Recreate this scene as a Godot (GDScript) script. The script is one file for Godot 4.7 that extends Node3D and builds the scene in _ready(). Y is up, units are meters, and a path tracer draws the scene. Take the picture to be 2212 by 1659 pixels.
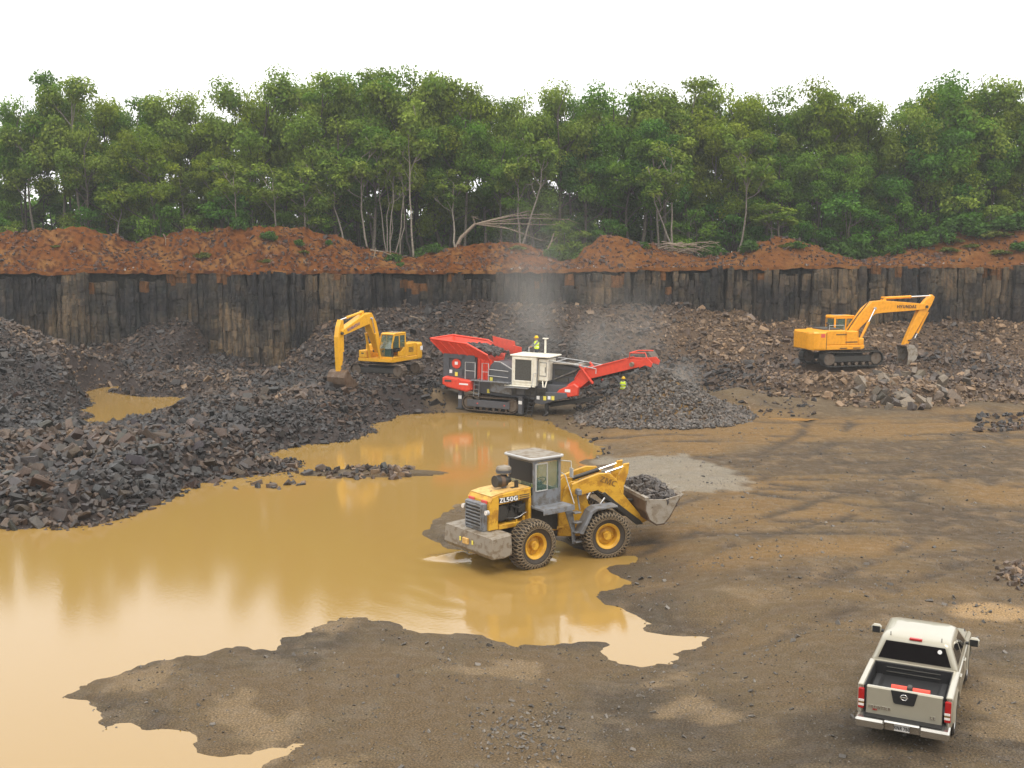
extends Node3D

# ---------------------------------------------------------------- measures
# Photograph space: a 2212 x 1659 frame. A pixel gives a direction only; the distance comes from the floor, the face or the thing it touches.
const EYE := Vector3(0, 10.5, 0)
const LENS := 2389.6
const PITCH := 6.96
const WALL_Z := -96.0
var rng := RandomNumberGenerator.new()
var fn := FastNoiseLite.new()      # broad
var fm := FastNoiseLite.new()      # medium
var ff := FastNoiseLite.new()      # fine
var taken := {}
var M := {}

func direction(px: float, py: float) -> Vector3:
	var p := deg_to_rad(PITCH)
	var fwd := Vector3(0, -sin(p), -cos(p))
	var up := Vector3(0, cos(p), -sin(p))
	return fwd * LENS + Vector3.RIGHT * (px - 1106.0) - up * (py - 829.5)

func at_y(px: float, py: float, y := 0.0) -> Vector3:
	var d := direction(px, py)
	return EYE + d * ((y - EYE.y) / d.y)

func at_z(px: float, py: float, z: float) -> Vector3:
	var d := direction(px, py)
	return EYE + d * (z / d.z)

# ---------------------------------------------------------------- nodes
func numbered(called: String) -> String:
	if not taken.has(called):
		taken[called] = 0
		return called
	taken[called] += 1
	return "%s_%03d" % [called, taken[called]]

func tag(o: Node, label := "", category := "", group := "", kind := "") -> void:
	if label != "": o.set_meta("label", label)
	if category != "": o.set_meta("category", category)
	if group != "": o.set_meta("group", group)
	if kind != "": o.set_meta("kind", kind)

func thing(called: String, label: String, category: String, at := Vector3.ZERO, turn := 0.0, group := "") -> Node3D:
	var o := Node3D.new()
	o.name = numbered(called)
	add_child(o, true)
	o.position = at
	o.rotation.y = deg_to_rad(turn)
	tag(o, label, category, group)
	return o

func part(called: String, mesh: Mesh, mat: Material, parent: Node) -> MeshInstance3D:
	var o := MeshInstance3D.new()
	o.name = called
	o.mesh = mesh
	o.material_override = mat
	parent.add_child(o, true)
	return o

func top(called: String, mesh: Mesh, mat: Material, label := "", category := "", group := "", kind := "") -> MeshInstance3D:
	var o := MeshInstance3D.new()
	o.name = numbered(called)
	o.mesh = mesh
	o.material_override = mat
	add_child(o, true)
	tag(o, label, category, group, kind)
	return o

# ---------------------------------------------------------------- mesh builder
class B:
	var v := PackedVector3Array()
	var n := PackedVector3Array()
	var c := PackedColorArray()
	var col := Color(1, 1, 1)
	var colored := false
	var xf := Transform3D()
	func put(p: Vector3, nn: Vector3) -> void:
		v.push_back(xf * p)
		n.push_back((xf.basis * nn).normalized())
		if colored: c.push_back(col)
	func tri(a: Vector3, b: Vector3, d: Vector3) -> void:
		var nn := (b - a).cross(d - a)
		if nn.length_squared() < 1e-14: return
		nn = nn.normalized()
		put(a, nn); put(d, nn); put(b, nn)
	func tri_s(a: Vector3, b: Vector3, d: Vector3, na: Vector3, nb: Vector3, nd: Vector3) -> void:
		put(a, na); put(d, nd); put(b, nb)
	func quad(a: Vector3, b: Vector3, d: Vector3, e: Vector3) -> void:
		tri(a, b, d); tri(a, d, e)
	func quad_out(a: Vector3, b: Vector3, d: Vector3, e: Vector3, out: Vector3) -> void:
		if (b - a).cross(d - a).dot(out) >= 0: quad(a, b, d, e)
		else: quad(e, d, b, a)
	func tri_out(a: Vector3, b: Vector3, d: Vector3, out: Vector3) -> void:
		if (b - a).cross(d - a).dot(out) >= 0: tri(a, b, d)
		else: tri(d, b, a)
	func box(ctr: Vector3, s: Vector3, bev := 0.015, rot := Basis.IDENTITY) -> void:
		var h := s / 2.0
		var bb: float = minf(bev, minf(h.x, minf(h.y, h.z)) * 0.6)
		var i := h - Vector3(bb, bb, bb)
		for ax in 3:
			var a1 := (ax + 1) % 3
			var a2 := (ax + 2) % 3
			for sg: float in [-1.0, 1.0]:
				var q := []
				for k: Array in [[-1, -1], [1, -1], [1, 1], [-1, 1]]:
					var p := Vector3.ZERO
					p[ax] = h[ax] * sg; p[a1] = i[a1] * k[0]; p[a2] = i[a2] * k[1]
					q.append(ctr + rot * p)
				var o := Vector3.ZERO
				o[ax] = sg
				quad_out(q[0], q[1], q[2], q[3], rot * o)
			if bb > 0.0:
				for s1: float in [-1.0, 1.0]:
					for s2: float in [-1.0, 1.0]:
						var e := []
						for k: Array in [[0, -1], [0, 1], [1, 1], [1, -1]]:
							var p := Vector3.ZERO
							p[ax] = i[ax] * k[1]
							p[a1] = (h[a1] if k[0] == 0 else i[a1]) * s1
							p[a2] = (i[a2] if k[0] == 0 else h[a2]) * s2
							e.append(ctr + rot * p)
						var o := Vector3.ZERO
						o[a1] = s1; o[a2] = s2
						quad_out(e[0], e[1], e[2], e[3], rot * o)
		if bb > 0.0:
			for k in 8:
				var s3 := Vector3(1 if k & 1 else -1, 1 if k & 2 else -1, 1 if k & 4 else -1)
				tri_out(ctr + rot * (Vector3(h.x, i.y, i.z) * s3), ctr + rot * (Vector3(i.x, h.y, i.z) * s3), ctr + rot * (Vector3(i.x, i.y, h.z) * s3), rot * s3)
	# a side outline (x, y) drawn across z
	func prism(poly: Array, z0: float, z1: float, bev := 0.015) -> void:
		var p := PackedVector2Array(poly)
		var area := 0.0
		for k in p.size():
			var q := p[(k + 1) % p.size()]
			area += p[k].x * q.y - q.x * p[k].y
		if area < 0: p.reverse()
		var m := p.size()
		var ins := PackedVector2Array()
		for k in m:
			var e0 := (p[k] - p[(k + m - 1) % m]).normalized()
			var e1 := (p[(k + 1) % m] - p[k]).normalized()
			var bis := (Vector2(-e0.y, e0.x) + Vector2(-e1.y, e1.x))
			var l := bis.length()
			ins.push_back(p[k] + (bis / l * minf(bev / maxf(l / 2.0, 0.35), bev * 2.0) if l > 0.01 else Vector2.ZERO))
		var zs := [z0, z0 + bev, z1 - bev, z1]
		for r in 3:
			for k in m:
				var k2 := (k + 1) % m
				var lo: PackedVector2Array = ins if r == 0 else p
				var hi: PackedVector2Array = ins if r == 2 else p
				quad(Vector3(lo[k].x, lo[k].y, zs[r]), Vector3(lo[k2].x, lo[k2].y, zs[r]), Vector3(hi[k2].x, hi[k2].y, zs[r + 1]), Vector3(hi[k].x, hi[k].y, zs[r + 1]))
		var t := Geometry2D.triangulate_polygon(ins)
		if t.is_empty():
			ins = p
			t = Geometry2D.triangulate_polygon(p)
		for k in range(0, t.size(), 3):
			var a := ins[t[k]]
			var b := ins[t[k + 1]]
			var d := ins[t[k + 2]]
			tri_out(Vector3(a.x, a.y, z1), Vector3(b.x, b.y, z1), Vector3(d.x, d.y, z1), Vector3(0, 0, 1))
			tri_out(Vector3(a.x, a.y, z0), Vector3(b.x, b.y, z0), Vector3(d.x, d.y, z0), Vector3(0, 0, -1))
	func cyl(a: Vector3, b: Vector3, r0: float, r1 := -1.0, sides := 14, caps := true) -> void:
		if r1 < 0: r1 = r0
		var d := (b - a).normalized()
		var u := d.cross(Vector3.UP if absf(d.y) < 0.9 else Vector3.RIGHT).normalized()
		var w := d.cross(u)
		for k in sides:
			var t0 := TAU * k / sides
			var t1 := TAU * (k + 1) / sides
			var n0 := u * cos(t0) + w * sin(t0)
			var n1 := u * cos(t1) + w * sin(t1)
			tri_s(a + n0 * r0, a + n1 * r0, b + n1 * r1, n0, n1, n1)
			tri_s(a + n0 * r0, b + n1 * r1, b + n0 * r1, n0, n1, n0)
			if caps:
				tri(a, a + n1 * r0, a + n0 * r0)
				tri(b, b + n0 * r1, b + n1 * r1)
	func tube(pts: Array, r0: float, r1 := -1.0, sides := 6) -> void:
		if r1 < 0: r1 = r0
		var rings := []
		var dirs := []
		var u := Vector3.ZERO
		for k in pts.size():
			var d: Vector3 = ((pts[mini(k + 1, pts.size() - 1)] as Vector3) - (pts[maxi(k - 1, 0)] as Vector3)).normalized()
			if k == 0: u = d.cross(Vector3.UP if absf(d.y) < 0.9 else Vector3.RIGHT).normalized()
			else: u = (u - d * u.dot(d)).normalized()
			var w := d.cross(u)
			var ring := []
			var dr := []
			var r := lerpf(r0, r1, float(k) / (pts.size() - 1))
			for j in sides:
				var nn := u * cos(TAU * j / sides) + w * sin(TAU * j / sides)
				dr.append(nn)
				ring.append((pts[k] as Vector3) + nn * r)
			rings.append(ring)
			dirs.append(dr)
		for k in pts.size() - 1:
			for j in sides:
				var j2 := (j + 1) % sides
				tri_s(rings[k][j], rings[k][j2], rings[k + 1][j2], dirs[k][j], dirs[k][j2], dirs[k + 1][j2])
				tri_s(rings[k][j], rings[k + 1][j2], rings[k + 1][j], dirs[k][j], dirs[k + 1][j2], dirs[k + 1][j])
		for j in range(1, sides - 1):
			tri(rings[0][0], rings[0][j + 1], rings[0][j])
			var e: Array = rings[pts.size() - 1]
			tri(e[0], e[j], e[j + 1])
	# profile of (radius, height along axis)
	func lathe(ctr: Vector3, prof: Array, sides := 24, ax := Vector3(0, 0, 1), squash := Vector3.ONE) -> void:
		var u := ax.cross(Vector3.UP if absf(ax.y) < 0.9 else Vector3.RIGHT).normalized()
		var w := ax.cross(u)
		for k in prof.size() - 1:
			var p: Vector2 = prof[k]
			var q: Vector2 = prof[k + 1]
			var e := (q - p)
			for j in sides:
				var t0 := TAU * j / sides
				var t1 := TAU * (j + 1) / sides
				var d0 := u * cos(t0) + w * sin(t0)
				var d1 := u * cos(t1) + w * sin(t1)
				var n0 := (d0 * e.y - ax * e.x).normalized()
				var n1 := (d1 * e.y - ax * e.x).normalized()
				var a := ctr + (d0 * p.x + ax * p.y) * squash
				var b := ctr + (d1 * p.x + ax * p.y) * squash
				var f := ctr + (d1 * q.x + ax * q.y) * squash
				var g := ctr + (d0 * q.x + ax * q.y) * squash
				if p.x > 1e-5: tri_s(a, b, f, n0, n1, n1)
				if q.x > 1e-5: tri_s(a, f, g, n0, n1, n0)
	# rings of equal point counts joined with smooth normals around sharp rows kept flat along
	func loft(rings: Array, cap0 := true, cap1 := true) -> void:
		var m: int = rings[0].size()
		var mid := []
		for r: Array in rings:
			var s := Vector3.ZERO
			for p: Vector3 in r: s += p
			mid.append(s / m)
		for k in rings.size() - 1:
			for j in m:
				var j2 := (j + 1) % m
				var o: Vector3 = (rings[k][j] + rings[k + 1][j2]) / 2.0 - (mid[k] + mid[k + 1]) / 2.0
				quad_out(rings[k][j], rings[k][j2], rings[k + 1][j2], rings[k + 1][j], o)
		var ends := []
		if cap0: ends.append([0, mid[0] - mid[1]])
		if cap1: ends.append([rings.size() - 1, mid[rings.size() - 1] - mid[rings.size() - 2]])
		for e: Array in ends:
			for j in m: tri_out(mid[e[0]], rings[e[0]][j], rings[e[0]][(j + 1) % m], e[1])
	func mesh() -> ArrayMesh:
		var a := []
		a.resize(Mesh.ARRAY_MAX)
		a[Mesh.ARRAY_VERTEX] = v
		a[Mesh.ARRAY_NORMAL] = n
		if colored: a[Mesh.ARRAY_COLOR] = c
		var m := ArrayMesh.new()
		m.add_surface_from_arrays(Mesh.PRIMITIVE_TRIANGLES, a)
		return m

func sideways(pts: Array, half: Array) -> Array:   # outline of a limb with a bent centre line
	var up := []
	var down := []
	for k in pts.size():
		var d: Vector2 = ((pts[mini(k + 1, pts.size() - 1)] as Vector2) - (pts[maxi(k - 1, 0)] as Vector2)).normalized()
		var nn := Vector2(-d.y, d.x)
		up.append((pts[k] as Vector2) + nn * half[k])
		down.push_front((pts[k] as Vector2) - nn * half[k])
	return up + down

# ---------------------------------------------------------------- textures and materials
func lin(r: float, g: float, b: float, a := 1.0) -> Color:
	var k := Color(r, g, b).linear_to_srgb()
	k.a = a
	return k

func noise(freq: float, oct := 4, sd := 1, kind := FastNoiseLite.TYPE_SIMPLEX_SMOOTH) -> FastNoiseLite:
	var q := FastNoiseLite.new()
	q.noise_type = kind
	q.frequency = freq
	q.seed = sd
	q.fractal_type = FastNoiseLite.FRACTAL_FBM
	q.fractal_octaves = oct
	return q

# a texture that mixes linear colours by noise; stops = [[t, Color-linear], ...]
func mottled(size: int, nz: FastNoiseLite, stops: Array, nz2: FastNoiseLite = null, amount := 0.0, sx := 1, gain := 1.0) -> ImageTexture:
	var im := nz.get_seamless_image(size, size)
	im.convert(Image.FORMAT_L8)
	if sx > 1:   # grain drawn out upwards
		im = im.get_region(Rect2i(0, 0, size, size / sx))
		im.resize(size, size, Image.INTERPOLATE_CUBIC)
	var a := im.get_data()
	var b := PackedByteArray()
	if nz2:
		var im2 := nz2.get_seamless_image(size, size)
		im2.convert(Image.FORMAT_L8)
		b = im2.get_data()
	var table := PackedByteArray()
	table.resize(256 * 3)
	for k in 256:
		var t := k / 255.0
		var cc: Color = stops[0][1]
		for j in stops.size() - 1:
			if t >= stops[j][0]:
				cc = (stops[j][1] as Color).lerp(stops[j + 1][1], clampf((t - stops[j][0]) / (stops[j + 1][0] - stops[j][0]), 0, 1))
		cc = (cc * gain).linear_to_srgb()
		table[k * 3] = int(clampf(cc.r, 0, 1) * 255); table[k * 3 + 1] = int(clampf(cc.g, 0, 1) * 255); table[k * 3 + 2] = int(clampf(cc.b, 0, 1) * 255)
	var out := PackedByteArray()
	out.resize(size * size * 3)
	for k in size * size:
		var t: int = a[k]
		if nz2: t = clampi(int(t + (b[k] - 128) * amount), 0, 255)
		out[k * 3] = table[t * 3]; out[k * 3 + 1] = table[t * 3 + 1]; out[k * 3 + 2] = table[t * 3 + 2]
	return ImageTexture.create_from_image(Image.create_from_data(size, size, false, Image.FORMAT_RGB8, out))

func relief(size: int, nz: FastNoiseLite, strength: float) -> ImageTexture:
	var im := nz.get_seamless_image(size, size)
	im.convert(Image.FORMAT_RGBA8)
	im.bump_map_to_normal_map(strength)
	return ImageTexture.create_from_image(im)

func mat(color: Color, rough := 0.6, metal := 0.0, spec := 0.5) -> StandardMaterial3D:
	var m := StandardMaterial3D.new()
	m.albedo_color = color
	m.roughness = rough
	m.metallic = metal
	m.metallic_specular = spec
	return m

func triplanar(m: StandardMaterial3D, tex: Texture2D, scale: float, normal: Texture2D = null, depth := 1.0, world := false, rough_tex: Texture2D = null) -> StandardMaterial3D:
	m.albedo_texture = tex
	if normal:
		m.normal_enabled = true
		m.normal_texture = normal
		m.normal_scale = depth
	if rough_tex:
		m.roughness_texture = rough_tex
		m.roughness_texture_channel = BaseMaterial3D.TEXTURE_CHANNEL_GRAYSCALE
	m.uv1_triplanar = true
	m.uv1_world_triplanar = world
	m.uv1_scale = Vector3.ONE * scale
	return m

func materials() -> void:
	var w := Color(1, 1, 1)
	# multiplied over paint: dust and wear as blotches with an outline
	var grime := mottled(512, noise(0.012, 5, 7), [[0.0, Color(.84, .8, .74)], [0.38, Color(.94, .92, .89)], [0.5, w], [0.75, w], [1.0, Color(.96, .93, .88)]], noise(0.09, 3, 8), 0.35)
	var dusty := mottled(512, noise(0.014, 5, 17), [[0.0, Color(.66, .58, .49)], [0.4, Color(.86, .81, .74)], [0.6, w], [1.0, Color(.93, .88, .8)]], noise(0.1, 3, 18), 0.45)
	var caked := mottled(512, noise(0.009, 5, 71), [[0.0, Color(.52, .43, .34)], [0.34, Color(.72, .64, .54)], [0.42, Color(.92, .88, .83)], [0.5, w], [0.8, w], [1.0, Color(.9, .86, .8)]], noise(0.08, 4, 72), 0.4)
	var clean := mottled(256, noise(0.02, 3, 27), [[0.0, Color(.95, .95, .94)], [1.0, w]])
	var stone := mottled(512, noise(0.02, 5, 5), [[0.0, Color(.45, .42, .42)], [0.4, Color(.8, .78, .77)], [0.6, Color(1.05, 1.0, .95)], [0.8, Color(1.25, 1.12, .95)], [1.0, Color(1.4, 1.3, 1.2)]], noise(0.12, 3, 6), 0.5, 1, .7)
	var stone_n := relief(512, noise(0.035, 5, 9), 5.0)
	var face := mottled(1024, noise(0.016, 6, 11), [[0.0, Color(.3, .3, .32)], [0.35, Color(.62, .62, .64)], [0.5, Color(.9, .87, .84)], [0.66, Color(1.15, 1.0, .82)], [0.82, Color(1.35, 1.1, .78)], [1.0, Color(1.2, 1.15, 1.1)]], noise(0.05, 5, 12), 0.6, 6, .7)
	var mud := mottled(1024, noise(0.045, 6, 21), [[0.0, Color(.5, .49, .48)], [0.3, Color(.66, .65, .63)], [0.45, Color(.92, .91, .89)], [0.56, w], [0.66, Color(1.2, 1.16, 1.1)], [0.82, Color(1.9, 1.8, 1.65)]], noise(0.3, 3, 22), 0.9, 1, .5)
	var mud_n := relief(1024, noise(0.07, 5, 23), 7.0)
	var wet := mottled(512, noise(0.011, 5, 24), [[0.0, Color(.18, .18, .18)], [0.3, Color(.3, .3, .3)], [0.48, Color(.62, .62, .62)], [1.0, Color(.95, .95, .95)]], noise(0.08, 4, 25), 0.5)
	var soil := mottled(1024, noise(0.03, 6, 31), [[0.0, Color(.4, .36, .34)], [0.35, Color(.78, .74, .7)], [0.5, w], [0.7, Color(1.25, 1.2, 1.1)], [1.0, Color(1.6, 1.6, 1.5)]], noise(0.15, 3, 32), 0.6, 1, .6)
	var bark := mottled(256, noise(0.03, 4, 41), [[0.0, Color(.45, .42, .4)], [0.5, w], [1.0, Color(1.5, 1.45, 1.35)]], null, 0.0, 1, .66)

	M.yellow = triplanar(mat(lin(.72, .37, .012), .38), grime, .5)
	M.yellow_dusty = triplanar(mat(lin(.6, .335, .024), .52), caked, .4)
	M.yellow_warm = triplanar(mat(lin(.8, .34, .008), .36), grime, .5)
	M.yellow_top = triplanar(mat(lin(.66, .42, .14), .6), dusty, .6)
	M.red = triplanar(mat(lin(.68, .058, .026), .4), grime, .4)
	M.grey = triplanar(mat(lin(.075, .078, .09), .5), grime, .4)
	M.grey_light = triplanar(mat(lin(.17, .18, .2), .5), caked, .5)
	M.steel_dusty = triplanar(mat(lin(.24, .21, .17), .65), caked, .5)
	M.white = triplanar(mat(lin(.72, .69, .6), .45), grime, .35)
	M.black = triplanar(mat(lin(.012, .012, .013), .45), grime, .6)
	M.engine = triplanar(mat(lin(.035, .032, .028), .5), dusty, 1.2)
	M.rubber = triplanar(mat(lin(.045, .036, .028), .75), dusty, 1.0)
	M.chain = triplanar(mat(lin(.2, .155, .1), .45, .2), dusty, 2.0)
	M.track = triplanar(mat(lin(.13, .1, .075), .55, .2), caked, .5)
	M.track_dark = triplanar(mat(lin(.035, .033, .03), .6), dusty, 1.0)
	M.bucket = triplanar(mat(lin(.13, .085, .055), .55, .2), caked, .5)
	M.bucket_pale = triplanar(mat(lin(.3, .27, .23), .5, .1), caked, .5)
	M.chrome = mat(lin(.9, .9, .9), .12, 1.0)
	M.chrome_soft = mat(lin(.62, .6, .56), .22, .9)
	M.rail = triplanar(mat(lin(.42, .42, .42), .5), clean, .5)
	M.glass = mat(Color(.35, .5, .45, .22), .04)
	M.glass.transparency = BaseMaterial3D.TRANSPARENCY_ALPHA
	M.glass_dark = mat(lin(.008, .007, .008), .06, 0.0, .32)
	M.grille = triplanar(mat(lin(.06, .06, .055), .7), dusty, 1.0)
	M.sticker = mat(lin(.75, .65, .1), .6)
	M.sticker_white = mat(lin(.75, .75, .75), .6)
	M.sticker_red = mat(lin(.6, .08, .06), .6)
	M.letter_white = mat(lin(.8, .8, .8), .6)
	M.letter_dark = mat(lin(.03, .025, .03), .6)
	M.letter_blue = mat(lin(.14, .09, .22), .6)
	M.letter_faded = triplanar(mat(lin(.2, .11, .02), .7), dusty, 2.0)
	M.champagne = triplanar(mat(lin(.4, .375, .3), .32, .25), clean, .4)
	M.champagne.clearcoat_enabled = true
	M.champagne.clearcoat = .7
	M.champagne.clearcoat_roughness = .06
	M.bed = mat(lin(.012, .012, .013), .6)
	M.lamp_red = mat(lin(.4, .012, .012), .15)
	M.lamp_clear = mat(lin(.75, .7, .66), .2)
	M.plate = mat(lin(.7, .7, .68), .5)
	M.vest = mat(lin(.62, .78, .01), .7)
	M.vest.rim_enabled = true
	M.helmet = mat(lin(.8, .5, .004), .35)
	M.cloth_grey = mat(lin(.2, .2, .19), .9)
	M.cloth_dark = mat(lin(.03, .035, .05), .9)
	M.skin = mat(lin(.38, .2, .12), .55)
	M.hair = mat(lin(.02, .015, .01), .7)

	M.rock = triplanar(mat(Color(1, 1, 1), .45, 0.0, .45), stone, .9, stone_n, .8)
	M.rock.vertex_color_use_as_albedo = true
	M.face = triplanar(mat(Color(1, 1, 1), .7, 0.0, .3), face, .16, stone_n, 1.2, true)
	M.face.vertex_color_use_as_albedo = true
	M.ground = triplanar(mat(Color(1, 1, 1), 1.0, 0.0, .32), mud, .33, mud_n, 1.1, true, wet)
	M.ground.vertex_color_use_as_albedo = true
	M.soil = triplanar(mat(Color(1, 1, 1), .95, 0.0, .2), soil, .3, mud_n, 1.5, true)
	M.soil.vertex_color_use_as_albedo = true
	M.bark = triplanar(mat(Color(1, 1, 1), .85), bark, .6)
	M.bark.vertex_color_use_as_albedo = true
	for k in 4:
		var tint: Color = [Color(1, 1, .95), Color(.85, .96, .8), Color(1, .98, .72), Color(.72, .9, .84)][k]
		var lf := mat(Color(minf(tint.r, 1), minf(tint.g, 1), tint.b), .6, 0.0, .22)
		lf.vertex_color_use_as_albedo = true
		lf.backlight_enabled = true
		lf.backlight = lin(.7, .8, .3)
		M["leaf%d" % k] = lf
	M.dead = triplanar(mat(lin(.34, .27, .2), .85), bark, .8)
	M.pond = mat(lin(.295, .182, .05), .08, 0.0, .52)
	M.puddle = mat(lin(.36, .2, .07), .1, 0.0, .6)
	var waves := noise(0.03, 4, 51)
	M.pond.normal_enabled = true
	M.pond.normal_texture = relief(512, waves, 1.6)
	M.pond.normal_scale = .1
	M.pond.uv1_triplanar = true
	M.pond.uv1_world_triplanar = true
	M.pond.uv1_scale = Vector3.ONE * .35

# ---------------------------------------------------------------- the lie of the land
var water_polys := []
var rubble_poly := PackedVector2Array()
const GX0 := -62.0
const GZ0 := -103.0
const GS := 0.5
const GNX := 249
const GNZ := 200
var sd_water := PackedFloat32Array()
var sd_rubble := PackedFloat32Array()
var bumps := []
var talus := []

func outline(pts: Array, y := 0.0) -> PackedVector2Array:
	var o := PackedVector2Array()
	for p: Array in pts:
		var q := at_y(p[0], p[1], y)
		o.push_back(Vector2(q.x, q.z))
	return o

func poly_sd(p: Vector2, poly: PackedVector2Array) -> float:   # positive outside
	var d := 1e9
	var m := poly.size()
	for k in m:
		var a := poly[k]
		var e := poly[(k + 1) % m] - a
		var q := p - a
		var t := clampf(q.dot(e) / e.length_squared(), 0, 1)
		d = minf(d, (q - e * t).length_squared())
	return sqrt(d) * (-1.0 if Geometry2D.is_point_in_polygon(p, poly) else 1.0)

func land() -> void:
	var pond := outline([[0, 1134], [42, 1142], [100, 1140], [170, 1140], [255, 1126], [290, 1110], [340, 1088], [390, 1062], [408, 1050], [467, 1036], [543, 1030], [649, 1017], [640, 1001], [535, 994], [560, 985], [586, 973], [653, 960], [755, 952], [806, 932], [798, 915], [832, 911], [849, 896], [934, 891], [1000, 890], [1080, 893], [1150, 902], [1200, 920], [1240, 940], [1300, 966], [1288, 980], [1262, 990], [1250, 1008], [1225, 1035], [1170, 1065], [1060, 1082], [985, 1092], [950, 1118], [925, 1150], [935, 1172], [960, 1188], [1010, 1195], [1080, 1172], [1200, 1165], [1260, 1183], [1340, 1213], [1300, 1223], [1345, 1258], [1300, 1288], [1310, 1308], [1350, 1330], [1362, 1346], [1440, 1366], [1530, 1380], [1512, 1394], [1470, 1404], [1450, 1424], [1400, 1437], [1350, 1431], [1290, 1408], [1296, 1392], [1200, 1391], [1110, 1397], [1080, 1388], [1010, 1372], [960, 1360], [880, 1358], [830, 1340], [760, 1328], [700, 1335], [660, 1352], [620, 1368], [588, 1386], [590, 1395], [520, 1400], [440, 1422], [400, 1418], [330, 1430], [230, 1465], [130, 1497], [118, 1505], [150, 1530], [185, 1545], [180, 1565], [150, 1592], [190, 1590], [330, 1578], [400, 1582], [430, 1610], [500, 1625], [560, 1610], [620, 1612], [590, 1640], [570, 1680], [540, 1760]])
	pond.append_array(PackedVector2Array([Vector2(-7, -14), Vector2(-60, -14), Vector2(-60, -41)]))
	water_polys = [pond,
		outline([[170, 848], [221, 835], [293, 830], [246, 848], [306, 856], [356, 858], [429, 858], [407, 871], [340, 890], [331, 907], [272, 903], [199, 939], [127, 932], [191, 915], [187, 898], [157, 888], [187, 879], [191, 869]]),
		outline([[540, 811], [580, 807], [590, 810], [555, 816]])]
	rubble_poly = outline([[-500, 1147], [0, 1147], [170, 1147], [260, 1132], [345, 1096], [470, 1062], [655, 1030], [720, 1002], [805, 962], [855, 926], [935, 892], [955, 862], [990, 842], [1180, 846], [1260, 884], [1330, 868], [1440, 850], [1560, 862], [1690, 868], [1800, 866], [1830, 886], [2050, 886], [2110, 876], [2230, 884], [2600, 884]], 0.2)
	rubble_poly.append_array(PackedVector2Array([Vector2(75, -110), Vector2(-75, -110)]))
	sd_water.resize(GNX * GNZ)
	sd_rubble.resize(GNX * GNZ)
	var boxes := []
	for p: PackedVector2Array in water_polys:
		var r := Rect2(p[0], Vector2.ZERO)
		for q in p: r = r.expand(q)
		boxes.append(r.grow(8.0))
	for j in GNZ:
		for i in GNX:
			var p := Vector2(GX0 + i * GS, GZ0 + j * GS)
			var s := 8.0
			for k in water_polys.size():
				if boxes[k].has_point(p): s = minf(s, poly_sd(p, water_polys[k]))
			sd_water[j * GNX + i] = s
			sd_rubble[j * GNX + i] = poly_sd(p, rubble_poly) if p.y < -38 else 20.0
	# heaps: centre x, z, height, radius x, radius z, sharpness
	bumps = [[-42.0, -77.0, 8.2, 17.0, 21.0, 1.15], [-33.0, -60.0, 2.4, 9.0, 8.0, 1.2], [-22.0, -55.5, 1.3, 9.0, 6.0, 1.2], [-13.5, -60.0, 1.1, 8.0, 6.0, 1.2],
		[-9.4, -74.0, 2.1, 8.5, 8.5, .8], [-16.0, -72.0, 1.5, 8.0, 6.0, 1.1], [9.3, -67.0, 3.05, 5.0, 5.2, 1.0], [15.0, -73.0, 1.3, 5.0, 4.5, 1.0],
		[24.5, -82.5, 1.85, 11.0, 7.5, .5], [34.0, -84.0, 2.6, 10.0, 8.0, .7], [26.2, -75.0, 1.7, 4.4, 3.2, .9], [30.5, -66.0, .5, 2.6, 1.5, 1.0], [16.9, -36.2, .55, 1.6, 1.5, 1.0],
		[-6.5, -51.2, .2, 3.6, 1.0, .6], [14.0, -83.0, 2.3, 8.0, 7.0, .9], [4.0, -86.0, 3.2, 12.0, 9.0, 1.0], [-4.0, -86.0, 3.6, 9.0, 8.5, 1.0]]
	talus = [[-300, 5.0], [0, 4.6], [150, 1.6], [250, 2.6], [330, 4.2], [400, 4.3], [432, 2.6], [452, .3], [610, .2], [640, 2.0], [700, 4.2], [800, 5.4], [950, 5.9], [1150, 5.8], [1300, 5.9], [1450, 5.8], [1560, 5.3], [1680, 4.3], [1780, 4.0], [2000, 4.2], [2212, 4.4], [2500, 4.6]]

func table(t: Array, x: float) -> float:
	if x <= t[0][0]: return t[0][1]
	for k in t.size() - 1:
		if x < t[k + 1][0]:
			var f: float = (x - t[k][0]) / (t[k + 1][0] - t[k][0])
			return lerpf(t[k][1], t[k + 1][1], f * f * (3 - 2 * f))
	return t[-1][1]

func grid(a: PackedFloat32Array, x: float, z: float) -> float:
	var u := clampf((x - GX0) / GS, 0, GNX - 1.001)
	var w := clampf((z - GZ0) / GS, 0, GNZ - 1.001)
	var i := int(u)
	var j := int(w)
	u -= i
	w -= j
	var k := j * GNX + i
	return lerpf(lerpf(a[k], a[k + 1], u), lerpf(a[k + GNX], a[k + GNX + 1], u), w)

func wall_z(x: float) -> float:
	return WALL_Z + 1.1 * sin(x * 0.11 + 1.0) + 0.7 * sin(x * 0.27) + .9 * fm.get_noise_2d(x * 1.6, 20.0) + 1.4 * smoothstep(-30.0, -22.0, x) * smoothstep(-18.0, -20.0, x)

func wall_px(x: float) -> float:
	return 1106.0 + x / 96.0 * LENS

func rubble(x: float, z: float) -> float:   # >0 where broken stone lies
	return -grid(sd_rubble, x, z) + 1.0 * fm.get_noise_2d(x * 2.0, z * 2.0)

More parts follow.
